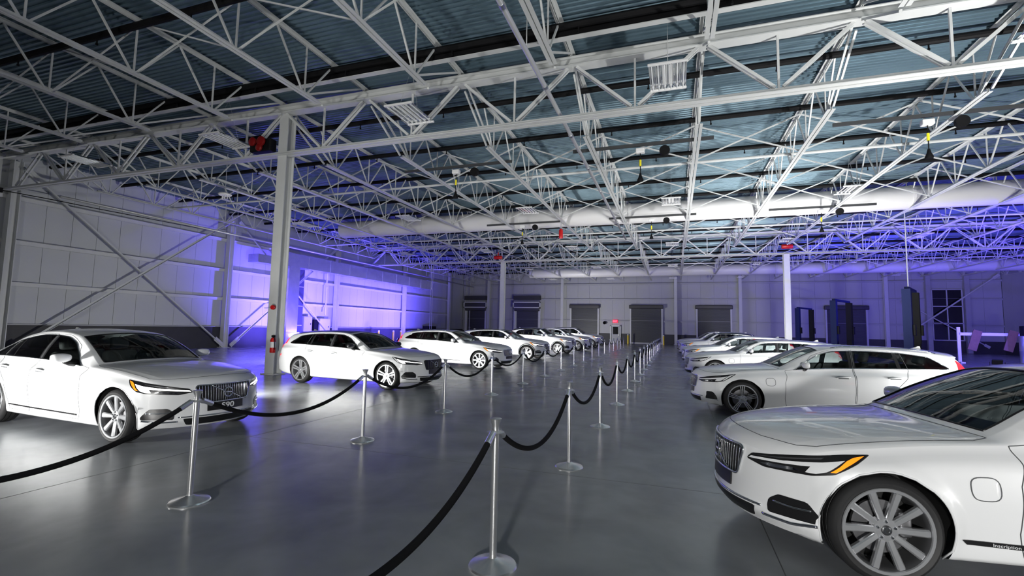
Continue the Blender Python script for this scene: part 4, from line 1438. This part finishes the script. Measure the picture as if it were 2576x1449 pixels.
RIGHT = [
    (dict(name='saloon_car', base=SEDAN, land=(.815, 2.941, 1.144), wheel='ten', rim=.270, flap=(1.44, .665), inscription=True, side_trim=False, lit=False), (1.19, 4.80), 188.5,
     'white saloon car at the right edge with ten-spoke wheel and charging flap'),
    (dict(name='estate_car', base=WAGON, wheel='triple', rim=.266, flap=(1.36, .70), rails='chrome', amber=False, lit=False, vent='slot', bars=15, side_trim=False, seat='car_seat'), (1.19, 11.20), 183.5,
     'white estate car with chrome roof rails and charging flap, second in the right row'),
    (dict(name='estate_car', base=WAGON, wheel='triple', rim=.266, amber=False, lit=False, side_trim=False, flap=(1.36, .70)), (1.2, 18.1), 185.0,
     'white estate car with dark front vents, third in the right row'),
    (dict(name='estate_car', base=WAGON, land=(.878, 2.941, 1.117), kz=1.03, wheel='eight', rim=.262, lit=False), (1.2, 25.0), 185.5,
     'white estate car with amber corner lamps, fourth in the right row'),
    (dict(name='compact_suv', base=SUV, land=(.86, 2.702, .863), kz=.995, ky=.985, R=.36, Ra=.41, wheel='multi', rim=.26, black_roof=True, clad=True, side_trim=False, lit=False), (1.1, 31.8), 186.0,
     'white compact SUV with a black roof in the right row'),
    (dict(name='suv', base=SUV, R=.365, Ra=.412, wheel='multi', rim=.265, rails='chrome', lit=False), (1.05, 39.0), 186.0,
     'white SUV at the far end of the right row'),
]
for row, grp in ((LEFT, 'cars in the left row'), (RIGHT, 'cars in the right row')):
    for k, (sp, (x, y), hd_, lab) in enumerate(row):
        if sp.get('rear_glass') is None: sp.pop('rear_glass', None)
        if y > 20: sp['nu'] = 110; sp['detail'] = False
        car = build_car(sp, lab, grp)
        car.location = (x, y, 0)
        if grp.startswith('cars in the left'): car.scale = (1.03,) * 3
        car.rotation_euler = (0, 0, math.radians(hd_))

# ------------------------------------------------------- posts and ropes
st = {}
st['base'] = MB().lathe([(.0, .0), (.165, 0), (.168, .012), (.160, .022), (.10, .040), (.045, .056), (.030, .066), (.0, .066)], 36).mesh('base', CHROME, True, 30)
st['pole'] = MB().lathe([(.0, .05), (.0255, .05), (.0255, .93), (.0, .93)], 20).mesh('pole', CHROME, True, 40)
st['collar'] = MB().lathe([(.025, .895), (.036, .898), (.060, .902), (.062, .908), (.036, .914), (.026, .918), (.026, .930)], 24).mesh('rope_collar', CHROME, True, 40)
st['cap'] = MB().lathe([(.0, .925), (.026, .925), (.026, .960), (.040, .992), (.042, 1.0), (.036, 1.004), (.0, 1.004)], 24).mesh('cap', CHROME, True, 40)


def post(x, y, label, group):
    r = empty('stanchion', (x, y, 0), random.uniform(0, 6), label, 'stanchion', group)
    inst('base', st['base'], r); inst('pole', st['pole'], r); inst('rope_collar', st['collar'], r); inst('cap', st['cap'], r)
    return r


def rope(p0, p1, sag, label, group):
    p0, p1 = V3(p0), V3(p1); d_ = (p1 - p0).normalized()
    a, b = p0 + d_ * .055, p1 - d_ * .055
    r = empty('velvet_rope', a, 0, label, 'rope', group)
    q = b - a
    N_ = 48
    pts = []
    for i in range(N_ + 1):
        t = i / N_
        pts.append(V3((q.x * t, q.y * t, q.z * t - sag * (1 - (2 * t - 1) ** 2))))
    MB().tube(pts[1:-1], .021, 10).build('rope', VELVET, r, smooth=True)
    for e in (0, -1):
        i0, i1 = (0, 2) if e == 0 else (-1, -3)
        MB().tube([pts[i0], pts[i1]], .0235, 10).build('end_sleeve', CHROME, r, smooth=True, sharp=40)
        o = pts[i0]; s = -1 if e == 0 else 1
        hk = [o + d_ * s * .0, o + d_ * s * .025 + V3((0, 0, .008)), o + d_ * s * .045 + V3((0, 0, .012)), o + d_ * s * .05 + V3((0, 0, -.01))]
        MB().tube(hk, .006, 8).build('snap_hook', CHROME, r, smooth=True)
    return r


LY = [0.73 + 2.545 * k for k in range(18)]
RY = [0.67 + 2.515 * k for k in range(19)]
for ys_, x_, side in ((LY, -4.17, 'left'), (RY, -1.19, 'right')):
    grp = 'chrome posts of the %s rope line' % side
    for k, y in enumerate(ys_):
        if k == 0: continue
        post(x_ - (.0045 * y if side == 'left' else .0015 * y), y, 'chrome rope post in the %s line, %s from the camera' % (side, ORD[k - 1] if k - 1 < 20 else 'last'), grp)
    for k in range(len(ys_) - 1):
        xa = x_ - (.0045 * ys_[k] if side == 'left' else .0015 * ys_[k]); xb_ = x_ - (.0045 * ys_[k + 1] if side == 'left' else .0015 * ys_[k + 1])
        sg = (.30 if side == 'left' else .33) + random.uniform(-.03, .03)
        lab = 'black rope of the %s line between its %s and %s posts' % (side, ORD[k - 1], ORD[k]) if k else 'black rope of the %s line running out of the picture from its first post' % side
        rope((xa, ys_[k], .908), (xb_, ys_[k + 1], .908), sg, lab, 'black ropes of the %s line' % side)

# ------------------------------------------------------ flood light housings
FLB = mat('lamp_black', (0.02, 0.02, 0.022), 0.5)
LEDW = mat('flood_lens', (1, 1, 1), 0.3, emit=(1, 0.98, 0.95), es=6.0)
LEDB = mat('blue_lens', (.2, .2, 1), 0.3, emit=(.22, .18, 1.0), es=8.0)


def flood(x, y, label, lens, grp, tgt=(0, 1), s=1.0):
    r = empty('floor_flood', (x, y, 0), math.atan2(-tgt[0], tgt[1]), label, 'lamp', grp)
    Mt = Matrix.Rotation(math.radians(25), 3, 'X')
    MB().rbox((0, -.08, .40), (.50 * s, .10, .34 * s), .02, M=Mt).build('housing', FLB, r)
    MB().box((0, -.023, .425), (.44 * s, .004, .28 * s), M=Mt).build('lens', lens, r)
    mb = MB(); mb.tube([(-.28, -.08, .40), (-.28, -.08, .02), (.28, -.08, .02), (.28, -.08, .40)], .014, 8); mb.build('stand', FLB, r)
    MB().box((0, -.08, .012), (.5, .3, .024)).build('foot', FLB, r)
    return r


for k, (x, y, s) in enumerate(FLOODS):
    if y < 2: continue
    flood(x, y, 'black floor floodlight between the %s row cars, %s from the camera' % ('left' if s > 0 else 'right', ORD[k % 7]), LEDW, 'floor floodlights')
for k, (x, y, p_, t_) in enumerate(ADDED_UPLIGHTS):  # housings for the added uplights, hidden by the cars
    dv = V3((t_[0] - x, t_[1] - y, 0)).normalized()
    flood(x - dv.x * .04, y - dv.y * .04, 'added black uplight on the floor %s' % ('left of the tall column', 'behind the nearest right car', 'between the third and fourth right cars', 'beyond the far end of the left row')[k], LEDW, 'added floor uplights', (dv.x, dv.y), .8)
for k, (x, y) in enumerate(BLUES): flood(x, y, 'blue wash light on the floor by the left wall, %s from the camera' % ORD[k], LEDB, 'blue wash lights', (-1, 0), .8)
for k, (x, y) in enumerate(BLUES_R): flood(x, y, 'blue wash light on the floor at the right, %s of four' % ORD[k], LEDB, 'blue wash lights', (.3, 1), .8)

# ---------------------------------------------------------- roof fixtures
HB = {}
HB['rail'] = MB().rbox((0, 0, 0), (.86, .07, .05), .012).mesh('end_rail', WHITEP)
rp = MB()
for k in range(6):
    x = -.35 + .14 * k
    rp.prism([(-.066, -.02), (-.03, .03), (.03, .03), (.066, -.02), (.062, -.022), (.028, .024), (-.028, .024), (-.062, -.022)], (x, -.60, .02), (x, .60, .02), caps=False)
HB['refl'] = MB().add(rp.v[:16], rp.f[:8]).mesh('reflector', mat('reflector', (.86, .87, .88), .12, .95))
HB['tube'] = MB().cyl((0, -.58, 0), (0, .58, 0), .013, 8).mesh('tube_lamp', mat('tube_off', (.85, .87, .88), .15))
HB['box'] = MB().rbox((0, 0, .07), (.22, .9, .06), .01).mesh('ballast_box', WHITEP)
HB['wire'] = MB().tube([(0, -.5, 0), (0, 0, 1.30), (0, .5, 0)], .004, 5).mesh('hanger_wire', STEEL)


def high_bay(x, y, z, label, tubes=True, tilt=0.0):
    r = empty('high_bay_light', (x, y, z), 0, label, 'light fixture', 'unlit high bay fixtures')
    r.rotation_euler = (tilt, 0, 0)
    for s in (-1, 1): inst('end_rail', HB['rail'], r, (0, s * .62, 0))
    inst('ballast_box', HB['box'], r)
    for k in range(6):
        inst('reflector', HB['refl'], r, (.14 * k, 0, 0))
        if tubes: inst('tube_lamp', HB['tube'], r, (-.35 + .14 * k, 0, -.012))
    inst('hanger_wire', HB['wire'], r, (0, 0, .08))
    return r


HR = [(11.3, 'in front of the near girder'), (22.7, 'in the middle bay'), (34.2, 'near the middle girder'), (45.5, 'in the far bay'), (56.0, 'close to the back wall')]
for rr, (y, where) in enumerate(HR):
    for k, x in enumerate((-21.1, -14.0, -7.05, -.1, 6.95, 13.9, 20.8)):
        if rr == 0 and x > 7.2: continue
        high_bay(x, y, 7.62, 'unlit fluorescent high bay light %s, %s from the left' % (where, ORD[k]), tubes=rr < 3)


def hose_reel(x, y, label, big=True):
    r = empty('hose_reel', (x, y, 0), 0, label, 'hose reel', 'overhead hose reels')
    MB().rbox((0, 0, 7.42), (.28, .2, .16), .03).build('reel_case', WHITEP, r)
    MB().lathe([(0, -.06), (.16, -.06), (.16, .06), (0, .06)], 20, 'Y', (.75, 0, 7.36)).build('hose_drum', BLACK, r, smooth=True, sharp=40)
    MB().bar((-2.2, 0, 7.62), (2.2, 0, 7.62), .06, .10).build('mounting_rail', mat('rail_dark', (.05, .052, .055), .4), r)
    MB().cyl((0, 0, 7.36), (0, 0, 6.55), .014, 8).build('cable', BLACK, r)
    MB().cyl((0, 0, 7.12), (0, 0, 6.92), .035, 8).build('warning_sleeve', mat('tag_yellow', (.85, .75, .02), .5), r)
    MB().lathe([(0, 6.68), (.03, 6.68), (.05, 6.58), (.10, 6.46), (.09, 6.42), (0, 6.42)], 14).build('nozzle', BLACK, r, smooth=True, sharp=40)
    return r


hose_reel(-1.0, 15.4, 'overhead hose reel with yellow sleeve hanging in the middle of the roof')
hose_reel(-7.7, 15.7, 'overhead hose reel with yellow sleeve hanging left of the silver main pipe')
hose_reel(6.55, 15.4, 'overhead hose reel with dark nozzle hanging near the right edge')
hose_reel(-1.1, 25.5, 'overhead hose reel hanging just below the big round duct')
hose_reel(-8.2, 25.5, 'overhead hose reel below the duct left of the red canister')
hose_reel(6.6, 25.5, 'overhead hose reel below the duct at the right')


def canister(p, label, h=.5):
    r = empty('red_canister', p, 0, label, 'extinguisher', None)
    MB().lathe([(0, -h / 2), (.10, -h / 2), (.115, -h / 2 + .04), (.115, h / 2 - .08), (.06, h / 2), (0, h / 2)], 18).build('tank', RED, r, smooth=True, sharp=40)
    MB().cyl((0, 0, h / 2 - .02), (0, 0, 9.0 - p.z), .02, 8).build('neck', STEEL_D, r)
    return r


canister(on_y(1411, 588, 26.0), 'red suppression canister hanging below the round duct', .55)
# red heater cluster at the head of the near column
p = on_y(668, 365, 12.0)
r = empty('alarm_cluster', p, 0, 'red and black alarm bell cluster at the head of the tall column', 'alarm')
for k, (dx, dz, s) in enumerate(((-.32, .06, .15), (.05, .04, .17), (-.02, -.16, .13))):
    MB().lathe([(0, -.06), (s * .6, -.06), (s, -.02), (s, .03), (0, .05)], 20, 'Y', (dx, -.25, dz)).build('bell', mat('bell_red', (.20, .006, .006), .3), r, smooth=True, sharp=40)
MB().rbox((-.1, 0, -.04), (.9, .3, .42), .05).build('bracket', BLACK, r)
for i, (px_, py_, yy, lab) in enumerate(((1253, 648, 37.2, 'small red valve at the head of the slim left column'), (1980, 620, 37.2, 'small red valve at the head of the slim right column'))):
    p = on_y(px_, py_, yy)
    r = empty('red_valve', p, 0, lab, 'valve')
    MB().lathe([(0, -.35), (.13, -.35), (.16, -.30), (.16, .30), (.13, .35), (0, .35)], 14, 'X').build('valve_body', RED, r, smooth=True, sharp=40)
    MB().cyl((0, 0, .1), (0, 0, .45), .04, 8).build('stem', RED, r)
# white antenna disc with three stubs
p = on_z(566, 489, 7.2)
r = empty('antenna', p, 0, 'small white ceiling antenna with three stubs above the left wall', 'antenna')
MB().lathe([(0, -.05), (.24, -.05), (.27, -.01), (.24, .04), (0, .05)], 24).build('disc', WHITEP, r, smooth=True, sharp=40)
for dx in (-.14, .0, .14): MB().cyl((dx, 0, -.05), (dx, 0, -.22), .025, 8).build('stub', WHITEP, r)
MB().cyl((0, 0, .04), (0, 0, 1.82), .012, 6).build('hanger_rod', STEEL, r)
# light beside the hanging pair of cables on the left
for i, (px_, py_) in enumerate(((1084, 860), (2288, 735))):
    g_ = on_y(px_, 790, 40.0 if i == 0 else 30.0)
    r = empty('hanging_cable', (g_.x, g_.y, 0), 0, 'pair of pale cables hanging from the roof %s' % ('beside the blue lit wall' if i == 0 else 'behind the right row'), 'cable')
    for dx in ((-.09, .09) if i == 0 else (0,)):
        MB().cyl((dx, 0, 1.0 if i == 0 else 4.0), (dx, 0, 9.0), .022 if i == 0 else .03, 6).build('cable', STEEL, r)

# fire extinguisher and sign on the near column
r = empty('fire_extinguisher', (-12.10, 11.90, 0), 0, 'red fire extinguisher hung on the tall steel column', 'extinguisher')
MB().lathe([(0, .70), (.075, .70), (.085, .72), (.085, 1.10), (.06, 1.16), (.025, 1.18), (0, 1.18)], 20).build('tank', RED, r, smooth=True, sharp=40)
MB().lathe([(.0855, .86), (.087, .86), (.087, 1.04), (.0855, 1.04)], 20).build('label_band', mat('label_white', (.8, .8, .8), .5), r)
MB().rbox((0, 0, 1.22), (.05, .12, .07), .01).build('valve_head', BLACK, r)
MB().tube([(.02, -.03, 1.20), (.10, -.06, 1.16), (.115, -.05, .95), (.10, -.03, .80)], .012, 8).build('hose', BLACK, r, smooth=True)
r = empty('alarm_call_point', (-12.28, 11.95, 2.12), 0, 'small red alarm horn on a stub halfway up the tall column', 'alarm')
MB().cyl((-.25, -.06, 0), (.1, -.06, 0), .015, 8).build('stub_pipe', STEEL, r)
MB().lathe([(0, -.06), (.07, -.06), (.08, 0), (.05, .05), (0, .05)], 16, 'Y', (.12, -.06, .02)).build('horn', RED, r, smooth=True, sharp=40)

# ------------------------------------------------------------ left wall things
FOIL = mat('foil_duct', (.66, .67, .70), .24, .85, noise=.2, nscale=3, bump=.3)
xw = X0 + 1.15
r = empty('wall_duct', (xw, 0, 0), 0, 'long silver rectangular duct high along the blue lit wall', 'duct')
y = 26.6
while y < 46.0:
    MB().box((0, y + 1.18, 6.28), (.9, 2.34, .95)).build('duct_section', FOIL, r)
    MB().box((0, y + 2.37, 6.28), (.96, .05, 1.01)).build('duct_flange', FOIL, r)
    y += 2.42
MB().box((.0, 25.4, 6.0), (.9, 2.2, .55)).build('end_box', FOIL, r)
MB().box((0, 27.6, 3.3), (.85, 1.05, 5.0)).build('riser', FOIL, r)
MB().box((0, 27.6, .55), (1.1, 1.3, .9)).build('plenum', FOIL, r)
struct(MB().box((X0 + .35, 35, 7.35), (.5, 22, .12)).build('trim_90', STEEL_D))
# dark blue steel door leaf and panels by the wall
r = empty('service_door', (X0 + .25, 29.4, 0), 0, 'dark tall service door leaf beside the silver riser', 'door')
MB().box((.05, 0, 2.95), (.14, 1.0, 5.9)).build('leaf', mat('door_dark', (.06, .065, .09), .5), r)
for z in (1.5, 3.0, 4.5): MB().box((.13, 0, z), (.02, .9, .06)).build('rail', STEEL_D, r)
for i, (px_, py_, w_, h_, m_, lab) in enumerate(((775, 815, .9, 1.2, STEEL_D, 'grey vent panel low on the blue lit wall'), (826, 822, 1.2, 1.35, STEEL, 'pale electrical cabinet beside the wall column'), (806, 818, .5, .9, BLACK, 'small black box beside the electrical cabinet'))):
    p = on_x(px_, py_, X0 + .3)
    r = empty('electrical_cabinet' if i else 'vent_panel', (X0 + .32, p.y - (.2, .6, .65)[i], p.z), 0, lab, 'cabinet' if i else 'vent')
    MB().rbox((0, 0, 0), (.3, w_, h_), .02).build('case', m_, r)
    MB().rbox((.16, 0, 0), (.02, w_ * .9, h_ * .9), .008).build('front', m_, r)
    MB().box((.18, w_ * .3, 0), (.02, .05, .14)).build('handle', BLACK, r)
p = on_x(719, 700, X0 + .5)
r = empty('conduit_drop', (X0 + .55, on_x(822, 720, X0 + .55).y, 0), 0, 'thin vertical conduit dropping to the electrical cabinet', 'pipe')
MB().cyl((0, 0, 2.4), (0, 0, 6.8), .06, 8).build('pipe', STEEL, r)
MB().cyl((0, 0, 4.6), (0, 0, 4.75), .09, 8).build('coupling', STEEL, r)
bol_b = MB().lathe([(0, 0), (.09, 0), (.09, 1.02), (0, 1.02)], 16).mesh('sleeve', YELLOW, True, 40)
bol_c = MB().lathe([(0, 1.02), (.09, 1.02), (.09, 1.10), (.06, 1.16), (0, 1.17)], 16).mesh('cap', WHITEP, True, 40)


def bollard(x, y, label, grp='yellow bollards'):
    r = empty('bollard', (x, y, 0), 0, label, 'bollard', grp)
    inst('sleeve', bol_b, r); inst('cap', bol_c, r)


for k, (px_, py_) in enumerate(((953, 833), (990, 829), (1009, 827))):
    p = on_x(px_, py_, X0 + 1.5 + .5 * k)
    bollard(p.x, p.y, 'yellow bollard by the blue lit wall, %s from the left' % ORD[k])

# ------------------------------------------------------------ back wall
CURT = mat('door_curtain', (.085, .088, .095), .45, .2)
SLAT = MB()


def roll_door(n, xa, xb_, zt, dark=True):
    yb = Y1 - .12
    m = MB(); k = int(zt / .09)
    prof = []
    for i in range(k):
        z = i * zt / k; dz_ = zt / k
        prof += [(yb, z), (yb - .03, z + dz_ * .2), (yb - .03, z + dz_ * .8)]
    prof.append((yb, zt))
    nn = len(prof)
    m.v = [(xa, y, z) for y, z in prof] + [(xb_, y, z) for y, z in prof]
    m.f = [(i, i + 1, nn + i + 1, nn + i) for i in range(nn - 1)]
    d_ = struct(m.build('door_%d' % n, CURT))
    for x in (xa - .08, xb_ + .08): MB().box((x, yb - .06, zt / 2), (.16, .16, zt)).build('guide_rail', STEEL, d_)
    MB().rbox(((xa + xb_) / 2, yb - .22, zt + .22), (xb_ - xa + .5, .46, .46), .08).build('roller_hood', mat('hood_dark', (.05, .05, .053), .45), d_)
    MB().box(((xa + xb_) / 2, yb - .05, .08), (xb_ - xa, .08, .16)).build('bottom_bar', STEEL_D, d_)
    return d_


roll_door(1, -12.55, -9.2, 4.3)
roll_door(2, -5.05, -1.5, 4.3)
roll_door(3, 2.6, 6.15, 4.3)
roll_door(4, 15.8, 19.4, 4.3)
for n, (xa, xb_) in ((5, (-27.2, -24.6)), (6, (-20.0, -17.0))):
    d_ = roll_door(n, xa, xb_, 3.9)
    fr = mat('dock_frame', (.72, .73, .75), .4)
    xm = (xa + xb_) / 2; wd_ = xb_ - xa + .5
    for z in (4.35, 5.05): MB().box((xm, Y1 - .62, z), (wd_ + .3, .16, .14)).build('transom_frame', fr, d_)
    for x in (xm - wd_ / 2 - .08, xm + wd_ / 2 + .08): MB().box((x, Y1 - .62, 4.7), (.14, .16, .84)).build('transom_frame', fr, d_)
    MB().box((xm, Y1 - .60, 4.7), (wd_, .04, .6)).build('transom_pane', mat('transom_dark', (.05, .05, .055), .3), d_)
    MB().box((xm, Y1 - .35, 5.65), (wd_ + .2, .5, .55)).build('shutter_box', PLINTH, d_)
    for x in (xa - .25, xb_ + .25): MB().box((x, Y1 - .30, 2.1), (.2, .2, 4.2)).build('door_jamb', fr, d_)
for k, x in enumerate((-24.0, -13.75, .15, 7.2, 21.2)):
    h_column('back_column', x, Y1 - .35, 8.2, .34, 'pale column against the back wall, %s from the left' % ORD[k], STEEL, 0, 'back wall columns')
# exit door and sign
d7 = struct(MB().box((-6.98, Y1 - .10, 1.06), (.92, .06, 2.12)).build('door_7', STEEL_D))
for x in (-7.56, -6.40): MB().box((x, Y1 - .12, 1.10), (.16, .14, 2.2)).build('door_jamb', STEEL, d7)
MB().box((-6.98, Y1 - .12, 2.2), (1.32, .14, .16)).build('door_head', STEEL, d7)
MB().box((-6.98, Y1 - .14, 1.55), (.62, .02, .9)).build('glass_pane', mat('pane_black', (.008, .008, .01), .15), d7)
MB().box((-6.62, Y1 - .17, 1.02), (.05, .08, .16)).build('door_handle', CHROME, d7)
r = empty('exit_sign', (-7.0, Y1 - .2, 2.72), 0, 'red lit exit sign above the small door in the back wall', 'sign')
MB().rbox((0, 0, 0), (.62, .10, .34), .03).build('case', mat('exit_case', (.25, .01, .015), .4, emit=(1, .01, .05), es=1.5), r)
inst('lettering', text_mesh('EXIT', .25, 'lettering', mat('exit_letters', (1, .1, .1), .4, emit=(1, .05, .1), es=6), .003, .004), r, (0, -.056, 0), (PI / 2, 0, 0))
r = empty('wall_horn', (-8.3, Y1 - .25, 2.5), 0, 'small black horn beside the exit sign', 'alarm')
MB().lathe([(0, .1), (.05, .1), (.06, 0), (.20, -.2), (.18, -.2), (.05, 0)], 14, 'Y').build('horn', BLACK, r, smooth=True, sharp=40)
MB().box((0, .12, 0), (.2, .1, .2)).build('bracket', BLACK, r)
for k, x in enumerate((-5.35, -1.2)):
    bollard(x, Y1 - 1.3 if k == 0 else Y1 - 2.4, 'tall yellow bollard guarding the %s side of the middle roller door' % ('left' if k == 0 else 'right'))

# tall window with bracing at the right
wx0, wx1, wz0, wz1 = 25.2, 27.7, 1.25, 6.45
yv = Y1 - .14
win = struct(MB().box(((wx0 + wx1) / 2, yv, (wz0 + wz1) / 2), (wx1 - wx0, .04, wz1 - wz0)).build('window_1', mat('night_glass', (.004, .004, .006), .06)))
for x in (wx0, (wx0 + wx1) / 2, wx1): MB().box((x, yv - .05, (wz0 + wz1) / 2), (.09, .07, wz1 - wz0)).build('mullion', STEEL, win)
for k in range(4): MB().box(((wx0 + wx1) / 2, yv - .05, wz0 + (wz1 - wz0) * k / 3), (wx1 - wx0, .07, .09)).build('transom', STEEL, win)
for x in (wx0 - .35, wx1 + .35): MB().box((x, yv - .15, 4.0), (.4, .3, 8.0)).build('window_post', STEEL_D, win)
brace('wall_brace', (22.6, Y1 - .55, 1.6), (30.6, Y1 - .55, 7.9), 'long diagonal brace rising right across the tall dark window')
brace('wall_brace', (22.6, Y1 - .40, 5.2), (29.6, Y1 - .40, .6), 'long diagonal brace falling right across the tall dark window')

# ------------------------------------------------------------ two post lifts
LIFTB = mat('lift_blue', (.008, .014, .07), .7, spec=.2)
LIFTD = mat('lift_dark', (.008, .008, .010), .75, spec=.2)


def lift(a, b, h, label):
    a, b = V3((*a, 0)), V3((*b, 0))
    r = empty('car_lift', (a + b) / 2, math.atan2(b.y - a.y, b.x - a.x), label, 'car lift', 'two post car lifts')
    half = (b - a).length / 2
    for s in (-1, 1):
        x = s * half
        mb = MB(); mb.prism([(-.16, -.18), (.16, -.18), (.16, -.12), (-.10, -.12), (-.10, .12), (.16, .12), (.16, .18), (-.16, .18)] if s < 0 else [(-.16, -.18), (.16, -.18), (.16, .18), (-.16, .18), (-.16, .12), (.10, .12), (.10, -.12), (-.16, -.12)], (x, 0, .02), (x, 0, h))
        p_ = mb.build('post', LIFTB if s < 0 else LIFTD, r)
        MB().box((x, 0, .015), (.7, .6, .03)).build('base_plate', LIFTD, r)
        cr = MB().rbox((x - s * .08, 0, .9), (.3, .32, .7), .03).build('carriage', LIFTD, r)
        for dy in (-1, 1):
            MB().bar((x - s * .15, dy * .1, .6), (x - s * .75, dy * .85, .6), .10, .10).build('lift_arm', LIFTD, r)
        MB().rbox((x - s * .02, -.22, 1.9), (.24, .10, .5), .02).build('control_box', BLACK, r)
    MB().bar((-half, 0, h + .05), (half, 0, h + .05), .16, .12).build('overhead_beam', LIFTB, r)
    for k in range(8): MB().box((-half + .175, 0, h - .5 - k * .16), (.01, .14, .07)).build('warning_decal', WHITEP, r)
    return r


lift((9.75, 45.2), (11.4, 48.0), 3.75, 'dark blue two post car lift, farthest of the three')
lift((9.45, 34.6), (11.1, 37.4), 3.75, 'dark blue two post car lift, middle of the three')
lift((9.95, 26.0), (11.2, 28.4), 3.75, 'dark blue two post car lift with white decals, nearest of the three')

# white frame with two hanging boards
fw_ = 3.05
r = empty('board_rack', (18.55, 37.6, 0), math.radians(-4), 'white free standing frame with two brown boards hanging, at the right', 'rack')
for s in (-1, 1):
    MB().box((s * fw_ / 2, 0, 1.12), (.16, .10, 2.24)).build('upright', WHITEP, r)
    MB().box((s * fw_ / 2, 0, .04), (.22, .9, .08)).build('foot', WHITEP, r)
    MB().prism([(-.05, 0), (.05, 0), (.05, .16), (-.05, .16)], (s * fw_ / 2, 0, 1.75), (s * (fw_ / 2 - .42), 0, 1.75)).build('corner_bracket', WHITEP, r)
MB().box((0, 0, 1.82), (fw_, .08, .18)).build('crossbar', WHITEP, r)
BROWN = mat('brown_board', (.20, .115, .075), .6, noise=.2, nscale=6)
for k, x in enumerate((-.72, .98)):
    b_ = MB().prism([(-.22, -.03), (.22, -.03), (.22, .03), (-.22, .03)], (x + .12, -.10, 2.05), (x - .28, -.22, .82), up=(0, -1, 0)).build('hanging_board', BROWN)
    b_.parent = None
    b_.location = r.location; b_.rotation_euler = r.rotation_euler
    tag(b_, 'brown board hanging aslant on the white frame, %s one' % ('left' if k == 0 else 'right'), 'board', 'brown boards on the white frame')
# drums and post at the far right
for k, (px_, py_, m_, lab) in enumerate(((2576, 870, GALV, 'shiny steel drum beside the white frame at the right edge'),)):
    g_ = on_y(px_, py_, 36.5)
    r = empty('steel_drum', (g_.x + .1, 36.5, 0), 0, lab, 'drum')
    MB().lathe([(0, 0), (.29, 0), (.30, .03), (.29, .06), (.29, .85), (.30, .88), (.29, .91), (.29, 1.7), (.30, 1.74), (.28, 1.76), (0, 1.76)], 28).build('shell', GALV, r, smooth=True, sharp=40)
    MB().rbox((.0, 0, 2.05), (.34, .42, .6), .04).build('top_box', BLACK, r)

# small things along the left wall
r = empty('wall_cable', (0, 0, 0), 0, 'thin black cable strung along the left wall above the cross brace', 'cable')
pts = [on_x(a, b, X0 + .75) for a, b in ((2, 478), (120, 500), (250, 526), (380, 551), (520, 578), (690, 612))]
MB().tube(pts, .02, 6).build('cable', BLACK, r, smooth=True)
MB().box(pts[0], (.1, .1, .2)).build('cable_clip', BLACK, r); MB().box(pts[-1], (.1, .1, .2)).build('cable_clip', BLACK, r)
r = empty('wall_pipe', (0, 0, 0), 0, 'silver sprinkler pipe running high along the left wall', 'pipe')
MB().cyl((X0 + 2.2, 13.0, 7.05), (X0 + 2.2, 59.0, 7.05), .06, 10).build('pipe', mat('pipe_silver', (.62, .63, .64), .3, .4), r, smooth=True)
for y in np.arange(14, 58, 4.0): MB().cyl((X0 + 2.2, y, 7.1), (X0 + 2.2, y, 9.0), .012, 6).build('hanger_rod', STEEL, r)
g_ = on_z(660, 868, 0)
r = empty('storage_box', (X0 + 4.5, 25.2, 0), 0, 'low white storage box on the floor left of the tall column', 'box')
MB().rbox((0, 0, .30), (.7, .9, .60), .03).build('body', WHITEP, r)
MB().rbox((0, 0, .63), (.76, .96, .08), .02).build('lid', WHITEP, r)
p = on_x(1078, 816, X0 + .6)
r = empty('tool_cabinet', (X0 + .75, p.y, 0), 0, 'black tool cabinet at the far end of the blue lit wall', 'cabinet')
MB().rbox((0, 0, .85), (.7, 2.0, 1.6), .04).build('body', LIFTD, r)
for z in (.3, .7, 1.1, 1.45): MB().rbox((.36, 0, z), (.03, 1.8, .26), .01).build('drawer', BLACK, r)
MB().box((0, 0, .03), (.6, 1.8, .06)).build('plinth', BLACK, r)
for k, x in enumerate((X0 + .5, X0 + 1.2, -22.4)):
    r = empty('wall_conduit', (x, Y1 - .35, 0), 0, 'vertical conduit on the back wall near the left corner, %s from the corner' % ORD[k], 'pipe', 'back wall conduits')
    MB().cyl((0, 0, .3), (0, 0, 8.9), .07, 8).build('pipe', STEEL_D, r)
    for z in (1.6, 4.0, 6.5): MB().box((0, .05, z), (.22, .1, .06)).build('pipe_clamp', STEEL, r)
